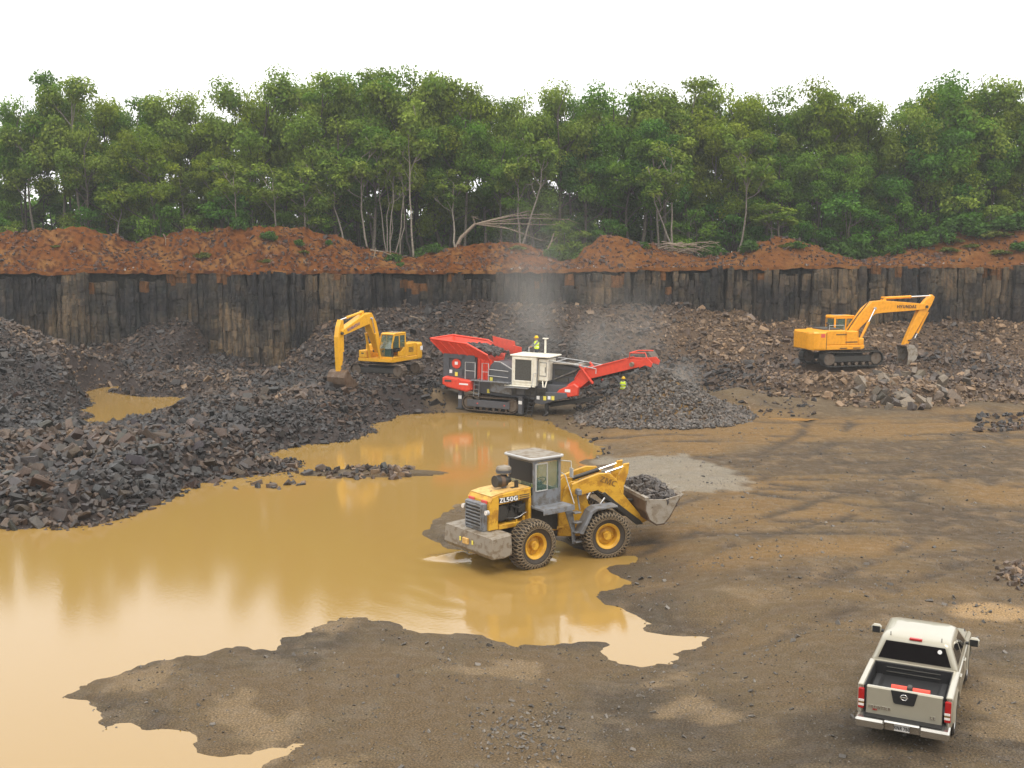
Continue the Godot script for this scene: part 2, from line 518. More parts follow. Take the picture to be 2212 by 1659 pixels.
func ground(x: float, z: float) -> float:
	var wob := fm.get_noise_2d(x * 3.0, z * 3.0)
	var sd := grid(sd_water, x, z) + 0.3 * wob + .16 * ff.get_noise_2d(x * 3, z * 3)
	var h: float
	if sd < 0: h = -0.5 * (1.0 - exp(sd / 1.4))
	else: h = 0.2 * (1.0 - exp(-sd / 1.3))
	var dry := smoothstep(0.0, 2.5, sd)
	h += dry * smoothstep(2.5, 9.0, x) * lerpf(0.3, .62, smoothstep(-43.0, -25.0, z))
	h += dry * .12 * smoothstep(-28.0, -20.0, z)
	h += dry * .10 * fn.get_noise_2d(x * 2.0, z * 2.0) + dry * .05 * wob
	if sd > -2.0 and sd < 2.5:   # hollows and lumps along the shore
		h += (.06 * ff.get_noise_2d(x * 1.3, z * 1.3) + .05 * wob + .035 * ff.get_noise_2d(x * 7.0, z * 7.0)) * smoothstep(-2.0, -.3, sd) * smoothstep(2.5, .6, sd)
	h -= .07 * ruts(x, z)
	var m := rubble(x, z)
	if m > 0:
		h += smoothstep(0.0, 2.0, m) * smoothstep(0.0, 3.0, sd) * (0.75 + .8 * fn.get_noise_2d(x * 4.0, z * 4.0))
	for b: Array in bumps:
		var dx: float = (x - b[0]) / b[3]
		var dz: float = (z - b[1]) / b[4]
		var d := dx * dx + dz * dz
		if d < 1.0 and (sd > -.3 or b[2] < .4):
			var q: float = b[2] * pow(1.0 - sqrt(d), b[5]) * (1.0 if sd > 1.5 or b[2] < .4 else smoothstep(-0.3, 1.5, sd))
			q += .25 * wob * minf(q, 1.0)
			h = maxf(h, q) + minf(maxf(minf(h, q), 0.0), .4) * .3
	var dw := z - wall_z(x)
	if dw < 22.0:
		var t := table(talus, wall_px(x))
		var ln := 5.0 + t * 2.1
		if dw < ln:
			var q := t * pow(1.0 - maxf(dw, 0.0) / ln, 1.15) + .5 * wob * minf(t, 1.0)
			h = maxf(h, q * (1.0 if sd > 1.0 else smoothstep(-.2, 1.0, sd)))
	# the bench on which the photographer stands
	h += 8.7 * smoothstep(-11.0, -1.5, z)
	return h

const RUTS := [[10.0, -100.0, 61.0], [14.0, -104.0, 57.5], [8.0, -98.0, 46.0], [16.0, -101.0, 43.0], [20.0, -112.0, 47.5], [-30.0, -80.0, 51.0], [-26.0, -84.0, 57.0], [-34.0, -78.0, 64.0], [12.0, -90.0, 40.0], [30.0, -70.0, 31.0]]

func ruts(x: float, z: float) -> float:   # 1 in the middle of a wheel rut
	if x < 2.0 or z > -27.0 or z < -70.0: return 0.0
	var best := 9.0
	var wander := .5 * fm.get_noise_2d(x * .9, z * .9)
	for r: Array in RUTS:
		var d := absf(Vector2(x - r[0], z - r[1]).length() - r[2] + wander)
		best = minf(best, absf(d - 1.05))
	return smoothstep(.42, .12, best + .18 * ff.get_noise_2d(x * 2, z * 2)) * smoothstep(2.0, 5.0, x)

func ground_colour(x: float, z: float, h: float, m: float) -> Color:
	var n1 := fn.get_noise_2d(x * 3.0 + 40, z * 3.0)
	var n2 := fm.get_noise_2d(x * 2.0, z * 2.0 + 70)
	var n3 := ff.get_noise_2d(x * 2.0, z * 2.0)
	var c := Color(.1, .072, .04).lerp(Color(.06, .046, .031), smoothstep(-.05, .45, n1 + .6 * n2))
	c = c.lerp(Color(.12, .092, .06), smoothstep(.1, .5, n3 + .5 * n2) * .6)
	# wheel-churned clay and the ruts of the loader and the trucks
	var zone := smoothstep(1.5, 8.0, x + 5.0 * n2) * smoothstep(-24.0, -36.0, z + 7.0 * n1) * smoothstep(-74.0, -62.0, z + 6.0 * n1)
	var st := n1 + .5 * fm.get_noise_2d(x * .7 + .35 * z, z * 3.0)
	c = c.lerp(Color(.17, .102, .037), zone * .9 * smoothstep(-.4, .4, st))
	c = c.lerp(Color(.066, .044, .026), zone * smoothstep(.05, .4, -st) * .6)
	var rt := ruts(x, z)
	c = c.lerp(Color(.058, .042, .027), rt * (.55 + .45 * zone) * smoothstep(-.5, .2, n2 + n3))
	c = c.lerp(Color(.19, .13, .07), smoothstep(.3, .6, n3 - .3 * st) * zone * .45)
	# spilled crusher dust
	var gp := at_y(1440, 1018, 0.3)
	var gd := Vector2((x - gp.x - .25 * (z - gp.z)) / 3.2, (z - gp.z) / 4.6).length() + .5 * n2 + .25 * n3
	c = c.lerp(Color(.2, .178, .142), smoothstep(1.0, .86, gd) * (.85 + .15 * n3))
	# pale clay patches and a silted hollow
	c = c.lerp(Color(.2, .145, .085), smoothstep(.36, .5, fm.get_noise_2d(x * 1.9 + 11, z * 1.9) + .3 * n3) * (1 - zone) * .55)
	var hp := at_y(2128, 1326, .7)
	c = c.lerp(Color(.3, .2, .1), smoothstep(1.0, .5, Vector2((x - hp.x) / 1.2, (z - hp.z) / .9).length() + .6 * n2 + .3 * n3) * .8)
	if m > 0:
		c = c.lerp(Color(.034, .027, .024).lerp(Color(.075, .05, .032), smoothstep(2.0, 12.0, x)), smoothstep(0.0, 1.0, m))
	return c * 2.0

func lattice(nx: int, nz: int, place: Callable, tint: Callable) -> ArrayMesh:
	var v := PackedVector3Array()
	var c := PackedColorArray()
	v.resize(nx * nz)
	c.resize(nx * nz)
	for j in nz:
		for i in nx:
			var p: Vector3 = place.call(i, j)
			v[j * nx + i] = p
			c[j * nx + i] = tint.call(p)
	var n := PackedVector3Array()
	n.resize(nx * nz)
	for j in nz:
		for i in nx:
			var dx := v[j * nx + mini(i + 1, nx - 1)] - v[j * nx + maxi(i - 1, 0)]
			var dz := v[mini(j + 1, nz - 1) * nx + i] - v[maxi(j - 1, 0) * nx + i]
			var q := dx.cross(dz).normalized()
			n[j * nx + i] = q if q.y > 0 else -q
	var ix := PackedInt32Array()
	ix.resize((nx - 1) * (nz - 1) * 6)
	var k := 0
	for j in nz - 1:
		for i in nx - 1:
			var a := j * nx + i
			for e: int in [a, a + nx, a + 1, a + 1, a + nx, a + nx + 1]:
				ix[k] = e
				k += 1
	var arr := []
	arr.resize(Mesh.ARRAY_MAX)
	arr[Mesh.ARRAY_VERTEX] = v
	arr[Mesh.ARRAY_NORMAL] = n
	arr[Mesh.ARRAY_COLOR] = c
	arr[Mesh.ARRAY_INDEX] = ix
	var m := ArrayMesh.new()
	m.add_surface_from_arrays(Mesh.PRIMITIVE_TRIANGLES, arr)
	return m

func pit_floor() -> void:
	var rows := []
	var z := 6.0
	while z > -101.0:
		rows.append(z)
		z -= .8 if z > -15 else clampf(-z * .0062, .13, .5)
	var cols := []
	var x := -62.0
	while x < 62.0:
		cols.append(x)
		x += .55 if absf(x) > 34 else .24
	var o := top("quarry_floor", lattice(cols.size(), rows.size(), func(i, j): return Vector3(cols[i], ground(cols[i], rows[j]), rows[j]), func(p): return ground_colour(p.x, p.z, p.y, rubble(p.x, p.z) if p.z < -40 else -1.0)), M.ground, "", "", "", "structure")
	o.name = "quarry_floor"
	# the land beyond, out to the horizon
	var b := B.new()
	for s: float in [-1.0, 1.0]:
		b.quad_out(Vector3(s * 61.8, 1.2, 8), Vector3(s * 61.8, 1.2, -101), Vector3(s * 400, 1.2, -101), Vector3(s * 400, 1.2, 8), Vector3.UP)
	b.colored = false
	var side := mat(lin(.06, .05, .035), .95)
	top("plain", b.mesh(), side, "", "", "", "structure")

func swell(x: float, z: float) -> float:
	var h := 0.0
	for s: Array in [[at_y(1150, 1222), .017, .0], [at_y(1020, 1180), .009, 1.2]]:
		var r := Vector2(x - s[0].x, z - s[0].z).length()
		h += s[1] * sin(r * 6.5 + s[2] + .8 * fm.get_noise_2d(x, z)) * smoothstep(.5, 1.0, r) * exp(-r * .6)
	# the water thrown up behind the rear wheel
	var q := at_y(990, 1204)
	var e := Vector2((x - q.x) / .95, (z - q.z) / .4).length()
	h += .2 * exp(-e * e * 2.0) * (1.0 + .5 * ff.get_noise_2d(x * 6, z * 6))
	var edge := minf(minf(x + 6.6, 6.2 - x), minf(z + 41.0, -27.4 - z))
	return h * smoothstep(0.0, 1.5, edge)

func ponds() -> void:
	# one level sheet of silty water for each pond, a little larger than its shore
	var names := ["pond", "pond", "pond"]
	for k in 3:
		var r := Rect2(water_polys[k][0], Vector2.ZERO)
		for q in water_polys[k]: r = r.expand(q)
		r = r.grow(1.5)
		if k == 0: r = Rect2(-61, -75.5, 68.5, 63)
		var b := B.new()
		var sheets := [r]
		# round the loader the water is stirred: there the sheet is fine enough to carry its rings
		var stir := Rect2(-6.6, -41.0, 12.8, 13.6)
		if k == 0: sheets = [Rect2(r.position, Vector2(r.size.x, stir.position.y - r.position.y)), Rect2(r.position.x, stir.end.y, r.size.x, r.end.y - stir.end.y), Rect2(r.position.x, stir.position.y, stir.position.x - r.position.x, stir.size.y), Rect2(stir.end.x, stir.position.y, r.end.x - stir.end.x, stir.size.y)]
		for q: Rect2 in sheets:
			b.quad_out(Vector3(q.position.x, 0, q.position.y), Vector3(q.end.x, 0, q.position.y), Vector3(q.end.x, 0, q.end.y), Vector3(q.position.x, 0, q.end.y), Vector3.UP)
		var o := top(names[k], b.mesh(), M.pond, "", "", "", "structure")
		if k == 0:
			var st := .07
			var nx := int(stir.size.x / st) + 1
			var nz := int(stir.size.y / st) + 1
			part("stirred_water", lattice(nx, nz, func(i, j):
				var x: float = stir.position.x + stir.size.x * i / (nx - 1.0)
				var z: float = stir.end.y - stir.size.y * j / (nz - 1.0)
				return Vector3(x, swell(x, z), z), func(_p): return Color(1, 1, 1)), M.pond, o)
		o.position.y = [.0, .004, .008][k]
	# thin puddles that lie in hollows of the mud
	for p: Array in [[1700, 906, 1.9, .55]]:
		var c := at_y(p[0], p[1], 0.3)
		for k in 4: c = at_y(p[0], p[1], ground(c.x, c.z))
		var b := B.new()
		var lift := 0.0
		var ring := []
		for k in 40:
			var t := TAU * k / 40
			var q := 1.0 + .35 * fm.get_noise_2d(cos(t) * 12 + c.x * 9, sin(t) * 12)
			var e := Vector3(c.x + cos(t) * p[2] * q, 0, c.z + sin(t) * p[3] * q)
			lift = maxf(lift, ground(e.x, e.z) - .03)
			ring.append(e)
		for k in 40:
			b.tri_out(Vector3(c.x, 0, c.z), ring[k], ring[(k + 1) % 40], Vector3.UP)
		var mean := 0.0
		for e: Vector3 in ring: mean += ground(e.x, e.z) / 40.0
		var o := top("puddle", b.mesh(), M.puddle, "", "", "", "structure")
		o.position.y = mean + .012

# ---------------------------------------------------------------- broken stone
func hull(pts: Array, col := Color(1, 1, 1)) -> ArrayMesh:
	var b := B.new()
	var m := pts.size()
	for i in m:
		for j in range(i + 1, m):
			for k in range(j + 1, m):
				var nn: Vector3 = (pts[j] - pts[i]).cross(pts[k] - pts[i])
				if nn.length() < 1e-6: continue
				var pos := false
				var neg := false
				for q in m:
					if q == i or q == j or q == k: continue
					var d: float = nn.dot(pts[q] - pts[i])
					if d > 1e-6: pos = true
					elif d < -1e-6: neg = true
				if pos and neg: continue
				b.tri_out(pts[i], pts[j], pts[k], -nn if pos else nn)
	return b.mesh()

var rocks := []       # shared shapes
func rock_shapes() -> void:
	for k in 10:
		var p := []
		# a block split along joints: a box with its corners knocked about, and a few more
		var sh := Vector3(1.0, rng.randf_range(.45, .8), rng.randf_range(.6, .95)) * .5
		for c in 8:
			var s := Vector3(1 if c & 1 else -1, 1 if c & 2 else -1, 1 if c & 4 else -1)
			var q := s * sh * Vector3(rng.randf_range(.55, 1.0), rng.randf_range(.6, 1.0), rng.randf_range(.55, 1.0))
			p.append(q)
		for c in 3:
			var d := Vector3(rng.randf_range(-1, 1), rng.randf_range(-1, 1), rng.randf_range(-1, 1)).normalized()
			p.append(d * sh * rng.randf_range(1.0, 1.25))
		rocks.append(hull(p))

func rock_colour(x: float, z: float, pale := 0.0) -> Color:
	var kinds := [Color(.024, .022, .023), Color(.044, .038, .036), Color(.07, .044, .029), Color(.1, .07, .05), Color(.19, .127, .074)]
	var w := fn.get_noise_2d(x * 3, z * 3 + 33) + pale
	var t := rng.randf() + w * .8
	var c: Color = kinds[0]
	if t > .28: c = kinds[1]
	if t > .55: c = kinds[2]
	if t > .8: c = kinds[3]
	if t > 1.15: c = kinds[4]
	return c * rng.randf_range(.55, 1.35) * (1.15 + .55 * clampf(pale, 0.0, .6))

func rand_basis(flat: float) -> Basis:
	var q := Basis.from_euler(Vector3(rng.randf_range(-PI, PI) * flat, rng.randf_range(-PI, PI), rng.randf_range(-PI, PI) * flat))
	return q

func scatter(called: String, label: String, category: String, list: Array) -> void:
	var o := Node3D.new()
	o.name = called
	add_child(o, true)
	tag(o, label, category, "", "stuff")
	var by := {}
	for e: Array in list:
		if not by.has(e[2]): by[e[2]] = []
		by[e[2]].append(e)
	for k: int in by:
		var mm := MultiMesh.new()
		mm.transform_format = MultiMesh.TRANSFORM_3D
		mm.use_colors = true
		mm.mesh = rocks[k]
		mm.instance_count = by[k].size()
		for j in by[k].size():
			mm.set_instance_transform(j, by[k][j][0])
			var c: Color = by[k][j][1]
			c.a = 1.0
			mm.set_instance_color(j, c)
		var mi := MultiMeshInstance3D.new()
		mi.name = "loose_stones"
		mi.multimesh = mm
		mi.material_override = M.rock
		tag(mi, "", "", "", "stuff")
		o.add_child(mi, true)

var tint_mats := {}
func tinted(c: Color) -> Material:
	# a few stone tones shared between the single rocks
	var key := "%d_%d_%d" % [int(c.r * 110), int(c.g * 110), int(c.b * 110)]
	if not tint_mats.has(key):
		var m: StandardMaterial3D = M.rock.duplicate()
		m.vertex_color_use_as_albedo = false
		m.albedo_color = lin((int(c.r * 110) + .5) / 110.0, (int(c.g * 110) + .5) / 110.0, (int(c.b * 110) + .5) / 110.0)
		tint_mats[key] = m
	return tint_mats[key]

func clear_of_machines(x: float, z: float) -> bool:
	var p := Vector2(x, z)
	if p.distance_to(Vector2(-8.55, -75.4)) < 2.7: return false
	if p.distance_to(Vector2(24.6, -82.0)) < 3.0: return false
	return true

func stones() -> void:
	var bank := []
	var slope := []
	var bench := []
	var crushed := []
	var singles := []
	var z := -97.5
	while z < -40.0:
		var step := .29 if z > -62 else (.26 if z > -80 else .3)
		var reach := -z * .5 + 3.0
		var x := -reach
		while x < reach:
			var px := x + rng.randf_range(-.5, .5) * step
			var pz := z + rng.randf_range(-.5, .5) * step
			x += step
			var m := rubble(px, pz)
			if m < -.6 or (m < .3 and rng.randf() > .45): continue
			var sdw := grid(sd_water, px, pz)
			if sdw < -.45 or pz < wall_z(px) - .2: continue
			var near_pile := Vector2((px - 9.3) / 5.0, (pz + 67.0) / 5.4).length()
			if near_pile < 1.0: continue
			if not clear_of_machines(px, pz): continue
			var h := ground(px, pz)
			if h < -.25: continue
			var big := rng.randf()
			var left := px < -4 and pz > -80
			var coarse := smoothstep(-64.0, -56.0, pz) * smoothstep(-4.0, -10.0, px)
			var s: float = lerpf(.13, .2, coarse) + lerpf(.14, .2, coarse) * rng.randf() + lerpf(.45, .5, coarse) * pow(big, 14.0)
			if sdw < .5: s *= .75
			var pale: float = .5 * smoothstep(9.0, 19.0, px) + .15 * smoothstep(-80, -92, pz) - (.12 if left else 0.0)
			var bs := rand_basis(.35 if rng.randf() < .7 else 1.0).scaled_local(Vector3(s * rng.randf_range(.9, 1.7), s * rng.randf_range(.5, .9), s * rng.randf_range(.8, 1.3)))
			var e := [Transform3D(bs, Vector3(px, h + s * rng.randf_range(.0, .3), pz)), rock_colour(px, pz, pale), rng.randi() % rocks.size(), s / -pz]
			var list: Array = bank if left else (slope if px < 11 else bench)
			list.append(e)
			if rng.randf() < .35:
				var f := e.duplicate()
				var s2 := s * .6
				f[0] = Transform3D(rand_basis(1.0).scaled_local(Vector3(s2, s2 * .8, s2)), Vector3(px + rng.randf_range(-.3, .3), h + s * .35, pz + rng.randf_range(-.3, .3)))
				f[1] = rock_colour(px, pz, pale)
				f[3] = s2 / -pz
				list.append(f)
		z += step
	# spills beyond the heaps
	for k in 900:
		var c := Vector3.ZERO
		var which := k % 6
		if which == 0: c = at_y(rng.randf_range(690, 890), rng.randf_range(1008, 1044))
		elif which == 1: c = at_y(rng.randf_range(440, 665), rng.randf_range(1018, 1058))
		elif which == 2: c = at_y(rng.randf_range(2110, 2260), rng.randf_range(898, 936), .4)
		elif which == 3: c = at_y(2215 + rng.randfn(0, 22), 1238 + rng.randfn(0, 16), .7)
		elif which == 4: c = at_y(rng.randf_range(1150, 1320), rng.randf_range(890, 985), .1)
		else: c = at_y(rng.randf_range(1560, 1760), rng.randf_range(845, 900), .5)
		var sdw := grid(sd_water, c.x, c.z)
		var h := ground(c.x, c.z)
		if which == 1 and rng.randf() < .45: continue
		if which == 0 and Vector2((c.x + 6.5) / 4.2, (c.z + 51.2) / 1.3).length() > 1.0: continue
		if which == 4 and sdw < -.1: continue
		if h < -.22: h = -.08
		var s := rng.randf_range(.12, .32) + (.25 * pow(rng.randf(), 6.0))
		if which == 0: s *= 1.25
		if which >= 4: s *= .7
		if which == 3: s *= .8
		var e := [Transform3D(rand_basis(.5).scaled_local(Vector3(s * 1.3, s * .8, s)), Vector3(c.x, h + s * .15, c.z)), rock_colour(c.x, c.z, .5 if which == 3 else (.35 if which == 2 else -.1)), rng.randi() % rocks.size(), s / -c.z]
		(bank if c.x < 2 else bench).append(e)
	# crushed stone under the conveyor
	for k in 7500:
		var a := rng.randf() * TAU
		var r := sqrt(rng.randf()) * 1.12
		var x2 := 9.3 + cos(a) * r * 5.0
		var z2 := -67.0 + sin(a) * r * 5.4
		if r > .95 and rng.randf() < (r - .95) * 5.0: continue
		if grid(sd_water, x2, z2) < 0.1: continue
		var s := rng.randf_range(.12, .3)
		var g := rng.randf_range(.6, 1.3)
		var cc: Color = [Color(.12, .11, .102), Color(.19, .172, .155), Color(.075, .066, .06), Color(.14, .105, .078)][rng.randi() % 4] * g
		crushed.append([Transform3D(rand_basis(1.0).scaled_local(Vector3(s * 1.2, s * .8, s)), Vector3(x2, ground(x2, z2) + s * .2, z2)), cc, rng.randi() % rocks.size(), 0.0])
	# the largest of them are things of their own
	var all := []
	for l: Array in [bank, slope, bench]:
		for e: Array in l: all.append(e[3])
	all.sort()
	var limit: float = all[all.size() - 300]
	var about := [["angular dark basalt rock lying on the rubble bank beside the brown pond", "rocks on the rubble bank by the pond"], ["angular basalt rock on the rubble slope below the quarry face", "rocks on the slope below the quarry face"], ["angular brownish basalt rock on the rubble bench around the orange excavator", "rocks on the rubble bench"]]
	for k in 3:
		var rest := []
		for e: Array in [bank, slope, bench][k]:
			if e[3] > limit:
				var o := top("basalt_rock", rocks[e[2]], tinted(e[1]), about[k][0], "rock", about[k][1])
				o.transform = e[0]
			else: rest.append(e)
		scatter(["rubble_bank", "rubble_slope", "rubble_bench"][k], ["loose dark basalt rubble banked along the brown pond", "loose basalt rubble sloping down from the quarry face", "loose brownish basalt rubble around the orange excavator"][k], "rubble", rest)
	scatter("crushed_stone_heap", "cone of pale grey crushed stone under the red conveyor", "gravel", crushed)
	# the heap of pale boulders
	for k in 46:
		var c := at_y(1944 + rng.randfn(0, 52), 872 + rng.randf_range(-30, 12), .3)
		if k < 14: c = at_y(1840 + k * 16.5 + rng.randf_range(-8, 8), 878 + rng.randf_range(-10, 7) + (8 if k > 3 and k < 11 else 0), .3)
		var s := rng.randf_range(.5, .95)
		var pale := rng.randf() < .55
		var cc := (Color(.23, .19, .145) if pale else Color(.115, .096, .08)) * rng.randf_range(.75, 1.2)
		var o := top("boulder", rocks[rng.randi() % rocks.size()], tinted(cc), "pale tan boulder in the boulder heap at the foot of the bench" if pale else "dark brown boulder in the boulder heap at the foot of the bench", "boulder", "boulders heaped at the foot of the bench")
		o.transform = Transform3D(rand_basis(.6).scaled_local(Vector3(s * 1.25, s * .9, s)), Vector3(c.x, ground(c.x, c.z) + s * .22, c.z))
	# pebbles pressed into the mud
	var grit := []
	for k in 22000:
		var zz := -lerpf(16.0, 62.0, pow(rng.randf(), 1.6))
		var xx := rng.randf_range(-.5, .5) * -zz * 1.02
		if grid(sd_water, xx, zz) < .12 or rubble(xx, zz) > 0: continue
		var cl := fm.get_noise_2d(xx * 2.2, zz * 2.2 + 90)
		if cl < rng.randf_range(-.5, .25): continue
		var s := rng.randf_range(.018, .05) + .1 * pow(rng.randf(), 26.0)
		s *= clampf(-zz / 24.0, .8, 1.25)
		var g := rng.randf_range(.06, .26)
		grit.append([Transform3D(rand_basis(.4).scaled_local(Vector3(s * 1.3, s * .7, s)), Vector3(xx, ground(xx, zz) + s * .1, zz)), Color(g, g * .93, g * .84), rng.randi() % rocks.size(), 0.0])
	for k in 260:
		var p := at_y(1130 + rng.randfn() * 62, 1592 + rng.randfn() * 36, .2)
		var s := rng.randf_range(.03, .09)
		var g := rng.randf_range(.07, .28)
		grit.append([Transform3D(rand_basis(.4).scaled_local(Vector3(s * 1.3, s * .7, s)), Vector3(p.x, ground(p.x, p.z) + s * .1, p.z)), Color(g, g * .93, g * .84), rng.randi() % rocks.size(), 0.0])
	scatter("pebble_litter", "small pebbles scattered over the brown mud floor", "gravel", grit)

# ---------------------------------------------------------------- the quarry face and the red soil above it
func rim(x: float) -> float:
	return lerpf(8.65, 9.12, smoothstep(-10.0, 30.0, x)) + .16 * fm.get_noise_2d(x * 2.5, 3.0) + .14 * ff.get_noise_2d(x * 3.0, 8.0)

func rock_face() -> void:
	var b := B.new()
	b.colored = true
	b.col = Color(.03, .028, .027)
	var x := -62.0
	while x < 61.9:
		var x2 := x + .5
		b.quad_out(Vector3(x, -1, wall_z(x) - .45), Vector3(x2, -1, wall_z(x2) - .45), Vector3(x2, rim(x2) - .05, wall_z(x2) - .45), Vector3(x, rim(x) - .05, wall_z(x) - .45), Vector3(0, 0, 1))
		x = x2
	var f := top("quarry_face", b.mesh(), M.face, "dark columnar basalt quarry face below red soil", "", "", "structure")
	x = -58.0
	var bay := 0.0
	var bay_drop := 0.0
	var bay_left := 0
	while x < 58.0:
		if bay_left <= 0:
			bay_left = rng.randi_range(2, 9)
			bay = rng.randf_range(-.3, .38)
			bay_drop = rng.randf_range(0.0, .35) if rng.randf() < .6 else rng.randf_range(.3, 1.1)
		bay_left -= 1
		var w := rng.randf_range(.3, .68) + (.45 * rng.randf() if rng.randf() < .2 else 0.0)
		var c := B.new()
		c.colored = true
		var cx := x + w / 2
		var own := rng.randf_range(.9, 1.1)
		var out := bay + rng.randf_range(-.08, .14) + .2 * fm.get_noise_2d(cx * 5, 12.0)
		var y := -.6
		var yt := rim(cx) + .05 - rng.randf_range(.0, .25) - bay_drop - (rng.randf_range(.3, 1.6) if rng.randf() < .1 else 0.0)
		var sides := []
		for k: Array in [[-.56, -1.1], [-.52, .02], [-.22, .2], [.18, .22], [.52, .05], [.56, -1.1]]:
			sides.append(Vector2(k[0] * w, k[1] * maxf(w, .5) + rng.randf_range(-.07, .07)))
		var lean := rng.randf_range(-.03, .03)
		while y < yt - .05:
			var y2 := minf(y + rng.randf_range(.5, 3.0), yt)
			if yt - y2 < .4: y2 = yt
			var dz := out + rng.randf_range(-.16, .12)
			var dx := rng.randf_range(-.05, .05)
			var shrink := rng.randf_range(.9, 1.1)
			var block := rng.randf_range(.78, 1.22)
			var rings := []
			var steps := maxi(2, int((y2 - y) / .45))
			for st in steps + 1:
				var ring := []
				var t := float(st) / steps
				var pinch := shrink * (.88 if st == 0 or st == steps else 1.0)
				for q: Vector2 in sides:
					ring.append(Vector3(cx + q.x * pinch + dx + lean * (y + t * (y2 - y)) + rng.randf_range(-.05, .05), lerpf(y, y2, t) + rng.randf_range(-.06, .06), q.y * pinch + dz + wall_z(cx) + rng.randf_range(-.06, .06)))
				rings.append(ring)
			for st in steps:
				var yy := lerpf(y, y2, (st + .5) / steps)
				# stained and weathered in blotches that run across the columns
				var stain := 1.3 * fn.get_noise_2d(cx * 6, yy * 5 + 77.0) + .8 * fm.get_noise_2d(cx * 2.6, yy * 1.8) + .2 * smoothstep(6.0, 30.0, cx) + (.35 if cx > -26 and cx < -19 and yy < 4.5 else 0.0)
				c.col = Color(.042, .043, .047).lerp(Color(.09, .079, .067), smoothstep(-.3, .35, stain)).lerp(Color(.18, .142, .1), smoothstep(.3, .75, stain)) * own * block * .88
				if yt - yy < .8 and fm.get_noise_2d(cx * 4 + 9, 3.0) > .3: c.col = Color(.16, .075, .03)
				c.loft([rings[st], rings[st + 1]], st == 0, st == steps - 1)
			y = y2
		part("basalt_column", c.mesh(), M.face, f)
		x += w * .82

const CREST := [[-300, 498], [0, 505], [60, 500], [130, 495], [175, 489], [215, 497], [240, 505], [288, 522], [330, 512], [375, 505], [405, 494], [430, 500], [500, 490], [560, 489], [650, 493], [720, 508], [790, 538], [850, 549], [880, 557], [915, 550], [940, 540], [1000, 531], [1050, 526], [1130, 526], [1180, 545], [1205, 564], [1238, 562], [1262, 532], [1300, 508], [1345, 515], [1400, 530], [1450, 545], [1540, 556], [1600, 546], [1650, 522], [1690, 512], [1740, 524], [1800, 550], [1862, 565], [1900, 555], [1950, 532], [2000, 516], [2100, 502], [2212, 490], [2500, 492]]

func bank_height(x: float, z: float) -> float:
	var edge := rim(x)
	var zw := wall_z(x)
	var px := 1106.0 + x / 101.0 * LENS
	var crest := 10.5 - (table(CREST, px) - 537.6) * 101.0 / LENS
	var d := zw - z
	var h: float
	if d < 5.2:
		var t := clampf((d - .3) / 4.9, 0, 1)
		h = lerpf(edge, crest, pow(t, .8) * (1.0 - .25 * (1.0 - t)))
	else:
		h = lerpf(crest, 9.2, smoothstep(5.2, 8.6, d))
	var lump := clampf(d, 0, 1)
	h += lump * (.34 * fm.get_noise_2d(x * 4, z * 4) + .17 * ff.get_noise_2d(x * 3, z * 3) + .08 * ff.get_noise_2d(x * 9, z * 9))
	return h

func soil_bank() -> void:
	var rows := [-.14, -.06]
	var d := 0.0
	while d < 10.0:
		rows.append(d)
		d += .22
	rows += [11.0, 13.0, 16.0, 20.0, 26.0, 40.0, 70.0, 140.0, 300.0]
	var cols := []
	var x := -62.0
	while x < 62.0:
		cols.append(x)
		x += .26
	var place := func(i, j):
		var px: float = cols[i]
		var dd: float = rows[j]
		if dd > 30.0: px *= 1.0 + (dd - 30.0) / 30.0
		var z: float = wall_z(cols[i]) - dd
		if dd > 30.0: return Vector3(px, 9.2, z)
		var y := bank_height(px, z)
		if dd < -.1: y -= .3
		elif dd < -.05: y -= .05
		return Vector3(px, y, z)
	var tint := func(p):
		var n1 := fm.get_noise_2d(p.x * 3, p.z * 3)
		var n2 := ff.get_noise_2d(p.x * 5, p.z * 5)
		var c := Color(.145, .054, .015).lerp(Color(.2, .098, .034), smoothstep(-.1, .5, n1)).lerp(Color(.055, .02, .008), smoothstep(-.1, .35, n2))
		if p.x > 4: c = c.lerp(Color(.18, .082, .032), .45)
		if p.z < -104.5: c = c.lerp(Color(.03, .035, .015), smoothstep(-104.5, -106.0, p.z + n1))
		return c * 1.5
	top("soil_bank", lattice(cols.size(), rows.size(), place, tint), M.soil, "", "", "", "structure")
	# clods and stones in the soil
	var grit := []
	for k in 7000:
		var xx := rng.randf_range(-50, 50)
		var dd := rng.randf_range(-.1, 5.6)
		var zz := wall_z(xx) - dd
		var dens := fm.get_noise_2d(xx * 1.5, zz * 1.5 + 55)
		if dens < rng.randf_range(-.6, .3): continue
		var s := rng.randf_range(.07, .24) + .25 * pow(rng.randf(), 9.0)
		var c := Color(.06, .045, .043) if rng.randf() < .4 else Color(.13, .055, .028)
		if dd < .5 and rng.randf() < .06: c = Color(.4, .38, .36)
		grit.append([Transform3D(rand_basis(.6).scaled_local(Vector3(s * 1.2, s * .8, s)), Vector3(xx, bank_height(xx, zz) + s * .15, zz)), c * rng.randf_range(.7, 1.2), rng.randi() % rocks.size(), 0.0])
	scatter("soil_clods", "clods and small stones in the red soil above the quarry face", "soil", grit)

